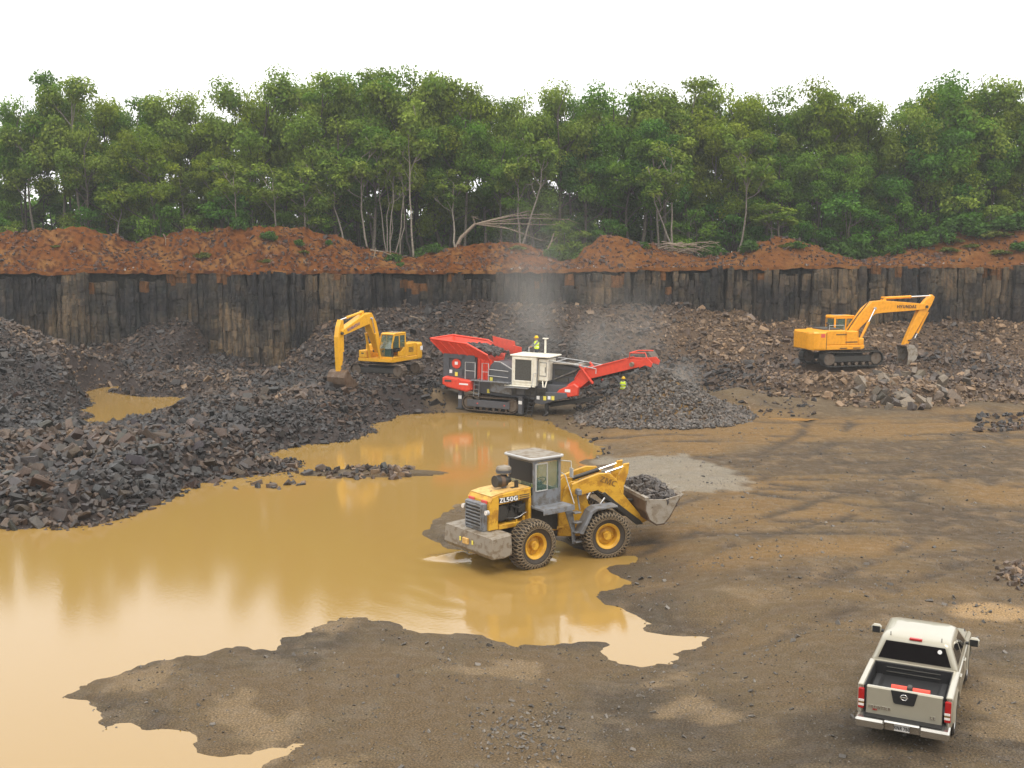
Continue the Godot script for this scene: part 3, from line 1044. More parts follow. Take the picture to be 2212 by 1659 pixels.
# ---------------------------------------------------------------- trees
func leaf_cloud(v: PackedVector3Array, n: PackedVector3Array, c: PackedColorArray, ctr: Vector3, rad: Vector3, count: int, size: float, col: Color) -> void:
	for k in count:
		var d := Vector3(rng.randfn(), rng.randfn(), rng.randfn()).normalized()
		var r := pow(rng.randf(), .45)
		var p := ctr + d * rad * r
		var nn := (d * .6 + Vector3(rng.randfn() * .55, .55 + rng.randfn() * .4, rng.randfn() * .55)).normalized()
		var u := nn.cross(Vector3(rng.randfn(), rng.randfn(), rng.randfn())).normalized()
		var w := nn.cross(u)
		var s := size * rng.randf_range(.6, 1.35)
		var g := col * rng.randf_range(.72, 1.3)
		g.a = 1.0
		var a := p - u * s
		var e := p + u * s
		var q := p + w * s * .55 + nn * s * .12
		var f := p - w * s * .55 + nn * s * .12
		for o: Vector3 in [a, q, e, a, e, f]:
			v.push_back(o); n.push_back(nn); c.push_back(g)

func limb(b: B, a: Vector3, z: Vector3, r0: float, r1: float, bow: float, steps := 4) -> Array:
	var pts := []
	var side := Vector3(rng.randfn(), rng.randfn() * .3, rng.randfn()) * bow
	for k in steps + 1:
		var t := float(k) / steps
		pts.append(a.lerp(z, t) + side * sin(t * PI) + Vector3(rng.randfn(), rng.randfn() * .3, rng.randfn()) * (bow * .25 if k > 0 and k < steps else 0.0))
	b.tube(pts, r0, r1, 6)
	return pts

# p: height, bare, spread, trunk, lean, clumps, leaves, leaf, stems, pale
func tree_shape(sd: int, p: Dictionary) -> Array:
	rng.seed = sd
	var b := B.new()
	b.colored = true
	b.col = (Color(.3, .265, .215) if p.pale else Color(.1, .085, .068)) * rng.randf_range(.85, 1.15)
	var v := PackedVector3Array()
	var n := PackedVector3Array()
	var c := PackedColorArray()
	var H: float = p.height
	var tips := []
	for s in p.stems:
		var lean: Vector3 = Vector3(rng.randfn(), 0, rng.randfn()) * p.lean
		var foot := Vector3(rng.randf_range(-.6, .6), 0, rng.randf_range(-.4, .4)) * (1.0 if p.stems > 1 else 0.0)
		var crown_at: Vector3 = foot + lean + Vector3(0, H * rng.randf_range(.72, .8), 0)
		var spine := limb(b, foot - Vector3(0, .3, 0), crown_at, p.trunk, p.trunk * .35, H * .022, 8)
		tips.append([crown_at + Vector3(0, H * .1, 0), 1.0])
		limb(b, crown_at, crown_at + Vector3(rng.randfn() * .5, H * .14, rng.randfn() * .5), p.trunk * .35, .03, .3, 3)
		var nb: int = p.boughs
		for k in nb:
			var t: float = lerpf(p.bare, .98, (k + rng.randf()) / nb)
			var at: Vector3 = spine[clampi(int(t * 8), 0, 8)]
			var az := k * 2.4 + rng.randf_range(-.5, .5)
			var reach: float = p.spread * rng.randf_range(.6, 1.1) * lerpf(1.0, .75, t)
			var rise := H * rng.randf_range(.08, .2)
			var tip := at + Vector3(cos(az) * reach, rise, sin(az) * reach)
			var bp := limb(b, at, tip, p.trunk * .42 * (1.1 - t * .5), .035, reach * .12, 4)
			tips.append([tip, .9])
			for j in 3:
				var from: Vector3 = bp[2 + (j % 2)]
				var t2 := from + Vector3(cos(az + rng.randf_range(-1.2, 1.2)) * reach * .45, H * rng.randf_range(.02, .12), sin(az + rng.randf_range(-1.2, 1.2)) * reach * .45)
				limb(b, from, t2, .05, .02, .2, 3)
				tips.append([t2, .75])
	var per := int(float(p.leaves) / tips.size())
	for t: Array in tips:
		var hue := rng.randf()
		var col := Color(.1, .175, .027).lerp(Color(.205, .26, .045), hue) * rng.randf_range(.8, 1.2)
		var r: float = p.clump * t[1] * rng.randf_range(.75, 1.25)
		leaf_cloud(v, n, c, t[0], Vector3(r, r * rng.randf_range(.5, .75), r), per, p.leaf, col)
	var arr := []
	arr.resize(Mesh.ARRAY_MAX)
	arr[Mesh.ARRAY_VERTEX] = v
	arr[Mesh.ARRAY_NORMAL] = n
	arr[Mesh.ARRAY_COLOR] = c
	var m := ArrayMesh.new()
	m.add_surface_from_arrays(Mesh.PRIMITIVE_TRIANGLES, arr)
	return [b.mesh(), m, m.get_aabb().end.y - .35]

func shrub_shape(sd: int, wide: float, tall: float, leaves: int, leaf: float, col: Color) -> Array:
	rng.seed = sd
	var b := B.new()
	b.colored = true
	b.col = Color(.1, .08, .06)
	var v := PackedVector3Array()
	var n := PackedVector3Array()
	var c := PackedColorArray()
	for k in 9:
		var az := k * 2.4
		var r := wide * sqrt(k / 9.0) * .8
		var tip := Vector3(cos(az) * r, tall * rng.randf_range(.45, .95) * (1.0 - .4 * k / 9.0), sin(az) * r)
		limb(b, Vector3(tip.x * .15, -.1, tip.z * .15), tip, .03, .012, .08, 3)
		leaf_cloud(v, n, c, tip - Vector3(0, tall * .12, 0), Vector3(wide * .42, tall * .34, wide * .42), leaves / 9, leaf, col * rng.randf_range(.75, 1.25))
	var arr := []
	arr.resize(Mesh.ARRAY_MAX)
	arr[Mesh.ARRAY_VERTEX] = v
	arr[Mesh.ARRAY_NORMAL] = n
	arr[Mesh.ARRAY_COLOR] = c
	var m := ArrayMesh.new()
	m.add_surface_from_arrays(Mesh.PRIMITIVE_TRIANGLES, arr)
	return [b.mesh(), m]

func plant(called: String, shape: Array, at: Vector3, scale3: Vector3, turn: float, leaf: int, label: String, category: String, group: String) -> void:
	var o := thing(called, label, category, at, turn, group)
	o.scale = scale3
	part("trunk" if category == "tree" else "stem", shape[0], M.bark, o)
	part("crown" if category == "tree" else "foliage", shape[1], M["leaf%d" % leaf], o)

const SKYLINE := [[-100, 215], [0, 240], [35, 208], [70, 175], [110, 162], [170, 172], [215, 200], [245, 225], [262, 262], [290, 205], [360, 196], [420, 196], [448, 250], [475, 220], [510, 195], [580, 172], [640, 200], [655, 168], [700, 150], [742, 192], [765, 160], [800, 146], [860, 146], [910, 168], [950, 160], [1000, 172], [1040, 198], [1085, 214], [1130, 192], [1200, 176], [1250, 208], [1290, 220], [1320, 190], [1390, 180], [1440, 186], [1500, 165], [1560, 180], [1605, 204], [1640, 222], [1690, 226], [1705, 190], [1760, 170], [1830, 196], [1880, 215], [1930, 240], [1955, 228], [2000, 196], [2075, 156], [2150, 165], [2212, 200], [2330, 190]]

func height_to(px: float, py: float, z: float) -> float:
	return at_z(px, py, z).y - 9.2

func landmark(px: float) -> String:
	for e: Array in [[285, "behind the lumpy soil mounds"], [775, "behind the long soil mound with bushes"], [930, "behind the clump of thin pale stems"], [1195, "behind the bare fallen tree"], [1262, "behind the gap beside the round soil mound"], [1390, "behind the round soil mound"], [1565, "behind the heap of cut brush"], [1840, "behind the small weedy soil mound"], [1920, "behind the deep gap in the soil bank"]]:
		if px < e[0]: return e[1]
	return "behind the green-topped soil mound"

func forest() -> void:
	var tall := []
	for k in 6:
		tall.append(tree_shape(100 + k * 7, {"height": 17.0, "bare": [.35, .42, .3, .5, .38, .45][k], "spread": [4.2, 3.6, 4.6, 3.4, 4.0, 3.8][k], "trunk": [.22, .2, .24, .18, .2, .22][k], "lean": .9, "clump": 1.8, "leaves": 10400, "leaf": .165, "stems": 1, "boughs": [9, 8, 10, 8, 9, 8][k], "pale": k % 2 == 1}))
	var slim := []
	for k in 3:
		slim.append(tree_shape(200 + k * 5, {"height": 13.0, "bare": .6, "spread": 1.9, "trunk": .11, "lean": 1.1, "clump": 1.0, "leaves": 1700, "leaf": .18, "stems": 1, "boughs": 5, "pale": true}))
	var multi := tree_shape(260, {"height": 12.0, "bare": .62, "spread": 1.3, "trunk": .07, "lean": .9, "clump": .85, "leaves": 2400, "leaf": .18, "stems": 6, "boughs": 3, "pale": true})
	var low := []
	for k in 3:
		low.append(tree_shape(300 + k * 11, {"height": 8.0, "bare": .12, "spread": 2.6, "trunk": .1, "lean": .5, "clump": 1.2, "leaves": 3200, "leaf": .18, "stems": 2, "boughs": 6, "pale": false}))
	var thin := tree_shape(340, {"height": 8.0, "bare": .1, "spread": 2.8, "trunk": .1, "lean": .5, "clump": 1.4, "leaves": 1500, "leaf": .32, "stems": 2, "boughs": 6, "pale": false})
	rng.seed = 77
	var what := ["tall broad tree rising to the skyline ", "tall tree in front of the skyline trees ", "low bushy dark tree under the tall crowns "]
	# back rank: its crowns are the peaks of the skyline
	var px := 0.0
	for e: Array in [[-60, 190], [28, 206], [108, 160], [172, 172], [226, 206], [300, 205], [362, 194], [420, 195], [508, 196], [578, 170], [632, 196], [700, 148], [768, 162], [806, 144], [862, 146], [912, 168], [952, 158], [1002, 172], [1052, 202], [1130, 192], [1200, 174], [1244, 208], [1322, 190], [1388, 178], [1442, 186], [1502, 163], [1558, 180], [1598, 206], [1662, 226], [1712, 190], [1762, 168], [1828, 196], [1884, 214], [1958, 230], [2002, 196], [2074, 154], [2150, 163], [2216, 200], [2290, 190]]:
		for twin in 2:
			px = e[0] + (rng.randf_range(-34, 34) if twin else 0.0)
			var z := (-112.0 if twin == 0 else -116.5) + rng.randf_range(-1.8, 1.8)
			var py: float = e[1] + (rng.randf_range(22, 60) if twin else 0.0)
			var kind: Array = tall[rng.randi() % 6]
			var s: float = height_to(px, py, z) / kind[2]
			plant("forest_tree", kind, Vector3(at_z(px, py, z).x, 9.1, z), Vector3(s * rng.randf_range(.66, .9), s, s * .8), rng.randf_range(0, 360), [0, 0, 1, 2][rng.randi() % 4], what[0] + landmark(px), "tree", "trees of the wood above the quarry")
	px = -90.0
	while px < 2320.0:
		var z := -108.6 + rng.randf_range(-1.5, 1.5)
		var py := table(SKYLINE, px) + rng.randf_range(60, 160)
		var h := height_to(px, py, z)
		var kind: Array = tall[rng.randi() % 6]
		var s: float = h / kind[2]
		var q := at_z(px, py, z)
		plant("forest_tree", kind, Vector3(q.x, 9.1, z), Vector3(s * rng.randf_range(.75, 1.0), s, s * .9), rng.randf_range(0, 360), [0, 1, 2, 3][rng.randi() % 4], what[1] + landmark(px), "tree", "trees of the wood above the quarry")
		px += rng.randf_range(60, 105)
	# undergrowth behind and between the trunks
	px = -100.0
	while px < 2330.0:
		for row: int in [3, 2, 0, 1]:
			var z: float = [-118.0, -106.5, -125.5, -137.0][row] + rng.randf_range(-1.0, 1.5)
			if row == 1 and rng.randf() < .3 or row == 1 and px > 740 and px < 1190: continue
			var q := at_z(px, 500, z)
			var s := rng.randf_range(.5, .95) if row == 1 else rng.randf_range(.9, 1.2)
			plant("understory_tree", low[rng.randi() % 3] if row < 2 else thin, Vector3(q.x + rng.randf_range(-1, 1), 9.0, z), Vector3(s * 1.15, s, s), rng.randf_range(0, 360), [1, 3, 0, 3][rng.randi() % 4], what[2] + landmark(px), "tree", "low trees at the wood's edge")
		px += rng.randf_range(52, 80)
	# the slender pale trunks that stand at the edge
	for e: Array in [[652, 470, 420, 0], [668, 470, 330, 1], [762, 540, 300, 2], [800, 545, 250, 0], [895, 550, 190, 1], [1110, 500, 260, 2], [1130, 500, 250, 0], [1455, 500, 290, 1], [1470, 505, 330, 2], [1590, 545, 250, 0], [515, 470, 330, 1], [235, 480, 360, 2], [1650, 540, 420, 0], [1690, 540, 430, 1], [985, 500, 330, 2], [600, 480, 340, 1]]:
		var z := -103.9 + rng.randf_range(-.4, .3)
		var q := at_z(e[0], e[1], z)
		var gy := bank_height(q.x, z)
		var s := (at_z(e[0], e[2], z).y - gy) / 13.0
		plant("slender_tree", slim[e[3]], Vector3(q.x, gy - .1, z), Vector3(1.0, s, 1.0), rng.randf_range(0, 360), 0, "slender pale-trunked tree " + landmark(e[0]), "tree", "slender trees at the wood's edge")
	var q := at_z(848, 545, -104.5)
	plant("clump_tree", multi, Vector3(q.x, bank_height(q.x, -104.5) - .1, -104.5), Vector3.ONE, 20, 0, "clump of thin pale stems rising together at the wood's edge", "tree", "")
	# bushes on the soil bank
	var bush := shrub_shape(400, .75, .9, 620, .1, Color(.065, .135, .03))
	var weed := shrub_shape(401, .7, .45, 420, .09, Color(.11, .13, .03))
	var lush := shrub_shape(402, 1.6, 1.7, 1500, .15, Color(.07, .14, .03))
	rng.seed = 99
	for e: Array in [[515, 490, 5.0, 0, 1.2, 1.2], [582, 515, 3.6, 0, 1.2, 1.0], [645, 520, 3.4, 0, .75, .7], [710, 520, 3.6, 0, .5, .6], [440, 560, 1.6, 1, 1.1, 1.2], [575, 562, 1.4, 1, .9, .7], [655, 535, 2.6, 1, .8, .6], [850, 553, 3.4, 0, 1.2, .9], [865, 560, 2.0, 0, .7, .6], [120, 520, 3.0, 1, .6, .5], [1620, 545, 4.6, 0, 1.3, 1.3], [1720, 530, 3.6, 0, 1.3, .8], [1700, 540, 3.2, 1, 1.0, .7], [1935, 535, 4.2, 0, 1.3, 1.0], [2000, 525, 3.8, 0, 1.8, 1.1], [2060, 515, 4.0, 1, 1.4, 1.0], [2110, 505, 4.6, 0, 2.2, 1.5], [2170, 500, 4.8, 0, 2.0, 1.6], [2160, 550, 2.0, 1, 1.6, .9], [2100, 535, 2.8, 1, 1.1, .8], [1190, 540, 4.2, 0, .9, 1.1], [1390, 522, 4.2, 0, .8, .7], [940, 535, 5.0, 0, 1.0, 1.1], [1120, 525, 4.0, 1, 1.2, .8], [2030, 508, 4.4, 0, 2.0, 1.6], [2080, 500, 4.9, 0, 2.4, 1.9], [2140, 505, 4.2, 1, 2.4, 1.4], [2195, 492, 5.0, 0, 2.4, 1.8], [1965, 520, 4.6, 0, 1.6, 1.3], [2205, 545, 2.4, 0, 1.5, 1.0], [2050, 540, 2.6, 1, 1.5, .9]]:
		var z: float = wall_z((e[0] - 1106.0) * .0415) - e[2]
		var p := at_z(e[0], e[1], z)
		plant("rim_bush", bush if e[3] == 0 else weed, Vector3(p.x, bank_height(p.x, z) - .05, z), Vector3(e[4], e[5], e[4]), rng.randf_range(0, 360), 0, "dark green leafy bush growing on the red soil bank" if e[3] == 0 else "low yellowish weed growing on the red soil bank", "bush", "bushes on the red soil bank")
	for e: Array in [[60, 480], [150, 478], [300, 505], [480, 480], [330, 500], [925, 500], [960, 520], [1240, 540], [1350, 500], [1620, 520], [1780, 520], [1830, 545], [1890, 545], [1925, 520], [2080, 490], [2200, 480], [1540, 535], [700, 490], [1850, 500], [1960, 500]]:
		var z := -104.2 + rng.randf_range(-1.5, .2)
		var p := at_z(e[0], e[1], z)
		var s := rng.randf_range(.8, 1.4)
		plant("edge_shrub", lush, Vector3(p.x, bank_height(p.x, z) - .2, z), Vector3(s, s * rng.randf_range(.8, 1.2), s), rng.randf_range(0, 360), [0, 0, 2][rng.randi() % 3], "rounded green shrub at the wood's foot " + landmark(e[0]), "bush", "shrubs at the foot of the wood")
	dead_wood()

func dead_wood() -> void:
	rng.seed = 55
	# the uprooted tree that lies across the bank
	var z := -102.6
	var foot := at_z(984, 530, z)
	var o := thing("fallen_tree", "bare fallen tree with pale trunk and grey branches leaning over the soil bank", "fallen tree", foot)
	var b := B.new()
	var knee := at_z(1026, 484, z) - foot
	b.tube([Vector3(0, -.4, 0), Vector3(.5, .7, 0), knee], .2, .13, 8)
	part("trunk", b.mesh(), M.dead, o)
	for e: Array in [[1018, 468], [1110, 478], [1180, 462], [1200, 486], [1150, 455], [1230, 474], [1120, 500], [1170, 520], [1080, 470]]:
		var t := B.new()
		var tip := at_z(e[0], e[1], z + rng.randf_range(-1.2, .5)) - foot
		var mid := knee.lerp(tip, .5) + Vector3(0, rng.randf_range(.0, .4), 0)
		t.tube([knee, mid, tip], .07, .018, 5)
		for k in 5:
			var s := mid.lerp(tip, rng.randf())
			t.tube([s, s + Vector3(rng.randf_range(.1, 1.1), rng.randf_range(-.4, .4), rng.randf_range(-.5, .5))], .025, .008, 4)
		part("branch", t.mesh(), M.dead, o)
	# heap of cut brush
	var c := at_z(1470, 550, -100.8)
	c.y = bank_height(c.x, c.z)
	var h := thing("brush_pile", "heap of bare pale cut branches on the soil bank", "brush pile", c)
	for k in 44:
		var t := B.new()
		var a := Vector3(rng.randfn() * 1.2, rng.randf_range(.0, .9), rng.randfn() * .5)
		var d := Vector3(rng.randf_range(.8, 2.4) * (1 if rng.randf() < .6 else -1), rng.randf_range(-.5, .4), rng.randf_range(-.6, .6))
		t.tube([a - d * .5, a + Vector3(0, .1, 0), a + d * .5 + Vector3(0, -.1, 0)], rng.randf_range(.03, .06), .015, 5)
		part("branch", t.mesh(), M.dead, h)
	var sticks := [[1178, 548, 1197, 503, -101.5, .09, "short leaning dead stump on the soil bank"], [812, 535, 800, 575, -99.0, .06, "forked dead branch hanging over the end of the big soil mound"], [800, 540, 850, 553, -99.5, .07, "long dead branch lying across the end of the big soil mound"], [655, 560, 660, 580, -97.2, .05, "short pale stick poking out at the rim of the quarry face"], [352, 505, 358, 530, -99.5, .05, "pale stick standing in the soil bank beside the gap"], [1690, 545, 1705, 530, -99.5, .06, "crooked stick on the small soil mound with green weeds"], [885, 683, 915, 697, -90.0, .06, "long pale branch lying on the rubble slope behind the yellow excavator"]]
	for e: Array in sticks:
		var p := at_z(e[0], e[1], e[4])
		var q := at_z(e[2], e[3], e[4])
		var t := B.new()
		var gy := (bank_height(p.x, e[4]) if e[4] < -96.5 else ground(p.x, e[4]))
		var rise := gy - minf(p.y, q.y)
		if e[4] < -96.5 and absf(rise) < 3.0: pass
		t.tube([p - q, (p - q) * .5 + Vector3(.12, .1, 0), Vector3.ZERO], e[5], e[5] * .5, 6)
		t.tube([(p - q) * .5 + Vector3(.12, .1, 0), (p - q) * .3 + Vector3(.6, .25, .2)], e[5] * .5, .01, 5)
		var s := top("dead_branch", t.mesh(), M.dead, e[6], "branch", "dead branches around the quarry")
		s.position = q

# ---------------------------------------------------------------- vehicles: shared pieces
func bx(ctr: Vector3, s: Vector3, bev := 0.015, xf := Transform3D()) -> ArrayMesh:
	var b := B.new()
	b.xf = xf
	b.box(ctr, s, bev)
	return b.mesh()

func pr(poly: Array, z0: float, z1: float, bev := 0.015, xf := Transform3D()) -> ArrayMesh:
	var b := B.new()
	b.xf = xf
	b.prism(poly, z0, z1, bev)
	return b.mesh()

func V2(a: Array) -> Array:
	var o := []
	for k in range(0, a.size(), 2): o.append(Vector2(a[k], a[k + 1]))
	return o

func rod(a: Vector3, b: Vector3, r: float, xf := Transform3D(), sides := 12) -> ArrayMesh:
	var q := B.new()
	q.xf = xf
	q.cyl(a, b, r, -1.0, sides)
	return q.mesh()

func pipe(pts: Array, r: float, xf := Transform3D()) -> ArrayMesh:
	var q := B.new()
	q.xf = xf
	q.tube(pts, r, -1.0, 6)
	return q.mesh()

func quadpane(a: Vector3, b: Vector3, c: Vector3, d: Vector3, thick := .012, xf := Transform3D()) -> ArrayMesh:
	var q := B.new()
	q.xf = xf
	var n := (b - a).cross(c - a).normalized() * thick
	q.loft([[a, b, c, d], [a + n, b + n, c + n, d + n]])
	return q.mesh()

func lettering(parent: Node, words: String, tall: float, xf: Transform3D, m: Material, stretch := 1.0, bold := true) -> void:
	var t := TextMesh.new()
	var f := SystemFont.new()
	f.font_names = PackedStringArray(["Droid Sans"])
	if bold: f.font_weight = 700
	t.font = f
	t.text = words
	t.font_size = 32
	t.pixel_size = tall / 23.0
	t.depth = .012
	t.curve_step = 2.0
	var o := part("lettering", t, m, parent)
	o.transform = xf.scaled_local(Vector3(stretch, 1, 1))

func ram(parent: Node, a: Vector3, z: Vector3, share: float, r: float, m: Material, xf := Transform3D()) -> void:
	var mid := a.lerp(z, share)
	var o := part("hydraulic_cylinder", rod(a, mid, r, xf), m, parent)
	part("rod", rod(mid, z, r * .52, xf), M.chrome, o)
	part("gland", rod(mid - (z - a).normalized() * .06, mid + (z - a).normalized() * .03, r * 1.12, xf), m, o)

# ---------------------------------------------------------------- the wheel loader
func big_wheel(parent: Node, ctr: Vector3, side: float, xf: Transform3D) -> void:
	var o := Node3D.new()
	o.name = "wheel"
	parent.add_child(o, true)
	o.transform = xf * Transform3D(Basis.IDENTITY if side > 0 else Basis(Vector3.UP, PI), ctr)
	var b := B.new()
	b.lathe(Vector3.ZERO, V2([.4, -.22, .56, -.28, .72, -.29, .79, -.23, .815, -.12, .815, .12, .79, .23, .72, .29, .56, .28, .44, .22, .4, .1]), 40)
	for k in 26:
		var t := TAU * k / 26.0
		for s: float in [-1.0, 1.0]:
			var tt := t + (.06 if s > 0 else -.06)
			b.box(Vector3(cos(tt) * .815, sin(tt) * .815, s * .13), Vector3(.05, .09, .24), .01, Basis(Vector3(0, 0, 1), tt))
	part("tyre", b.mesh(), M.rubber, o)
	b = B.new()
	b.lathe(Vector3.ZERO, V2([.0, .2, .13, .2, .15, .17, .155, .06, .3, .02, .32, .0, .35, .2, .44, .25, .455, .22, .44, .1]).map(func(q): return q), 28)
	for k in 10:
		var t := TAU * k / 10.0
		b.cyl(Vector3(cos(t) * .23, sin(t) * .23, .02), Vector3(cos(t) * .23, sin(t) * .23, .07), .022, -1.0, 6)
	part("rim", b.mesh(), M.yellow_dusty, o)
	b = B.new()
	var n := 38
	var node := func(k: int, c: int) -> Vector3:
		var t := TAU * (k + (.5 if c % 2 else 0.0)) / n
		var prof := V2([.62, -.31, .73, -.315, .835, -.22, .855, 0.0, .835, .22, .73, .315, .62, .31])
		var q: Vector2 = prof[c]
		return Vector3(cos(t) * q.x, sin(t) * q.x, q.y)
	for k in n:
		for c in 6:
			var a: Vector3 = node.call(k, c)
			b.tube([a, node.call(k, c + 1)], .021, -1.0, 4)
			b.tube([a, node.call(k + (1 if c % 2 else -1), c + 1)], .021, -1.0, 4)
		for c: int in [0, 6]:
			b.tube([node.call(k, c), node.call(k + 1, c)], .016, -1.0, 4)
	part("tyre_chain", b.mesh(), M.chain, o)

func loader() -> void:
	var yr := deg_to_rad(37.0)
	var yf := deg_to_rad(17.0)
	var pr0 := at_y(1150, 1228, -.06)
	var fwd := Vector3(cos(yr), 0, -sin(yr))
	var rgt := Vector3(sin(yr), 0, cos(yr))
	var at := pr0 - rgt * 1.12 + fwd * 1.65
	at.y = -.06
	var L := thing("wheel_loader", "muddy yellow wheel loader standing in the pond with its bucket full of stone", "loader", at, 37.0)
	var F := Transform3D(Basis(Vector3.UP, yf - yr), Vector3.ZERO)
	var I := Transform3D()
	for s: float in [-1.0, 1.0]:
		big_wheel(L, Vector3(-1.65, .8, s * 1.08), s, I)
		big_wheel(L, Vector3(1.65, .8, s * 1.08), s, F)
	# rear half
	var b := B.new()
	b.box(Vector3(-1.5, 1.05, 0), Vector3(2.9, .5, .95))
	b.cyl(Vector3(-1.65, .8, -.85), Vector3(-1.65, .8, .85), .2)
	b.box(Vector3(-.1, 1.0, 0), Vector3(.9, .7, .5))
	part("rear_frame", b.mesh(), M.track_dark, L)
	var cw := part("counterweight", pr(V2([-3.55, .78, -3.5, 1.34, -2.66, 1.38, -2.62, .68, -2.95, .6, -3.4, .62]), -1.34, 1.34, .05), M.steel_dusty, L)
	part("tow_bracket", bx(Vector3(-3.57, 1.02, 0), Vector3(.08, .2, .3)), M.yellow_top, cw)
	for s: float in [-1.0, 1.0]:
		part("reflector", bx(Vector3(-3.545, 1.02, s * .35), Vector3(.02, .14, .08)), M.sticker, cw)
	var hood := part("hood", pr(V2([-3.05, 1.38, -3.05, 2.36, -2.93, 2.5, -2.6, 2.56, -1.32, 2.63, -1.32, 2.3, -1.42, 2.26, -2.66, 2.2, -2.7, 1.5, -2.66, 1.38]), -.64, .64, .03), M.yellow_dusty, L)
	part("hood_pillar", bx(Vector3(-1.37, 1.83, 0), Vector3(.12, .9, 1.26)), M.yellow_dusty, hood)
	part("hood_sill", bx(Vector3(-2.0, 1.45, 0), Vector3(1.3, .16, 1.27)), M.yellow_dusty, hood)
	part("hood_top", pr(V2([-2.95, 2.51, -2.6, 2.57, -1.34, 2.637, -1.34, 2.642, -2.6, 2.575, -2.95, 2.516]), -.58, .58, .0), M.yellow_top, hood)
	part("filler_recess", bx(Vector3(-1.75, 2.62, .28), Vector3(.3, .025, .12)), M.engine, hood)
	part("filler_recess", bx(Vector3(-2.6, 2.573, .1), Vector3(.07, .025, .07)), M.engine, hood)
	for s: float in [-1.0, 1.0]:
		part("name_panel", bx(Vector3(-2.28, 2.35, s * .645), Vector3(.8, .18, .015), .004), M.black, hood)
	for k in 3:
		part("stripe", bx(Vector3(-1.62, 2.42 - k * .065, .645), Vector3(.42, .03, .012), .003), M.letter_dark, hood)
	lettering(hood, "ZL50G", .15, Transform3D(Basis.IDENTITY, Vector3(-2.28, 2.35, .657)), M.letter_white, 1.25)
	var eng := part("engine", bx(Vector3(-2.05, 1.85, 0), Vector3(1.1, .55, .8)), M.engine, L)
	b = B.new()
	for k in 5:
		b.cyl(Vector3(-2.5 + k * .22, 1.65, .42), Vector3(-2.45 + k * .22, 2.1, .44), .05)
	b.cyl(Vector3(-2.5, 1.9, .3), Vector3(-2.5, 1.9, .56), .26)
	b.cyl(Vector3(-2.1, 1.75, .35), Vector3(-2.1, 1.75, .55), .16)
	b.tube([Vector3(-2.4, 1.7, .5), Vector3(-2.0, 1.66, .58), Vector3(-1.7, 1.72, .58), Vector3(-1.5, 1.85, .5)], .03)
	b.tube([Vector3(-2.1, 2.1, .5), Vector3(-1.8, 1.98, .58), Vector3(-1.5, 2.1, .5)], .022)
	b.box(Vector3(-1.65, 1.95, .45), Vector3(.3, .28, .2))
	part("engine_block", b.mesh(), M.engine, eng)
	part("belt_guard", bx(Vector3(-1.62, 1.58, .6), Vector3(.1, .22, .05)), M.yellow_dusty, eng)
	part("belt_guard", bx(Vector3(-1.92, 1.54, .6), Vector3(.06, .14, .05)), M.yellow_dusty, eng)
	part("coolant_pipe", pipe([Vector3(-2.0, 1.66, .6), Vector3(-1.8, 1.7, .62), Vector3(-1.62, 1.78, .62), Vector3(-1.5, 1.8, .6)], .014), M.chrome, eng)
	var gr := part("radiator_frame", bx(Vector3(-3.13, 1.82, 0), Vector3(.2, .95, 1.02), .03), M.grey_light, L)
	part("radiator_core", bx(Vector3(-3.225, 1.84, 0), Vector3(.02, .78, .8)), M.track_dark, gr)
	for k in 7:
		part("slat", bx(Vector3(-3.25, 1.5 + k * .115, 0), Vector3(.05, .05, .86), .01, Transform3D()), M.grey_light, gr)
	for s: float in [-1.0, 1.0]:
		part("slat_post", bx(Vector3(-3.25, 1.84, s * .43), Vector3(.06, .86, .05)), M.grey_light, gr)
		part("tail_lamp", bx(Vector3(-3.07, 2.32, s * .36), Vector3(.06, .12, .3)), M.sticker_red, L)
		var wl := part("work_lamp", rod(Vector3(-3.12, 2.02, s * .66), Vector3(-3.22, 2.02, s * .66), .085), M.rail, L)
		part("lens", rod(Vector3(-3.22, 2.02, s * .66), Vector3(-3.235, 2.02, s * .66), .075), M.lamp_clear, wl)
	# air cleaner
	var ac := part("air_cleaner", rod(Vector3(-2.02, 2.6, .02), Vector3(-2.02, 3.2, .02), .1), M.grey_light, L)
	b = B.new()
	b.lathe(Vector3(-2.02, 3.1, .02), V2([.12, -.02, .25, .0, .26, .03, .26, .17, .22, .23, .1, .26, .0, .265]), 24, Vector3.UP)
	part("rain_cap", b.mesh(), M.steel_dusty, ac)
	part("cap_band", rod(Vector3(-2.02, 3.14, .02), Vector3(-2.02, 3.22, .02), .266, Transform3D(), 24), M.grey, ac)
	b = B.new()
	b.cyl(Vector3(-2.42, 2.86, .06), Vector3(-1.98, 2.86, .06), .2, -1.0, 22)
	b.cyl(Vector3(-1.98, 2.86, .06), Vector3(-1.8, 2.86, .06), .13, .1, 18)
	part("filter_drum", b.mesh(), M.engine, ac)
	part("drum_band", rod(Vector3(-2.25, 2.86, .06), Vector3(-2.1, 2.86, .06), .207, Transform3D(), 22), M.bucket, ac)
	part("exhaust_stub", rod(Vector3(-1.7, 2.6, .3), Vector3(-1.7, 2.85, .3), .07), M.engine, L)
	# cab
	var cab := Node3D.new()
	cab.name = "cab"
	L.add_child(cab)
	b = B.new()
	var X0 := -1.3
	var X1 := -.12
	for s: float in [-1.0, 1.0]:
		b.box(Vector3(X0 + .05, 2.75, s * .68), Vector3(.08, 1.6, .08))
		b.box(Vector3(X1 - .05, 2.75, s * .68), Vector3(.11, 1.6, .1))
		b.box(Vector3((X0 + X1) / 2, 3.5, s * .68), Vector3(1.2, .1, .1))
	for x: float in [X0 + .04, X1 - .04]: b.box(Vector3(x, 3.5, 0), Vector3(.09, .1, 1.4))
	b.box(Vector3(X1 - .04, 2.2, 0), Vector3(.06, .5, 1.3))
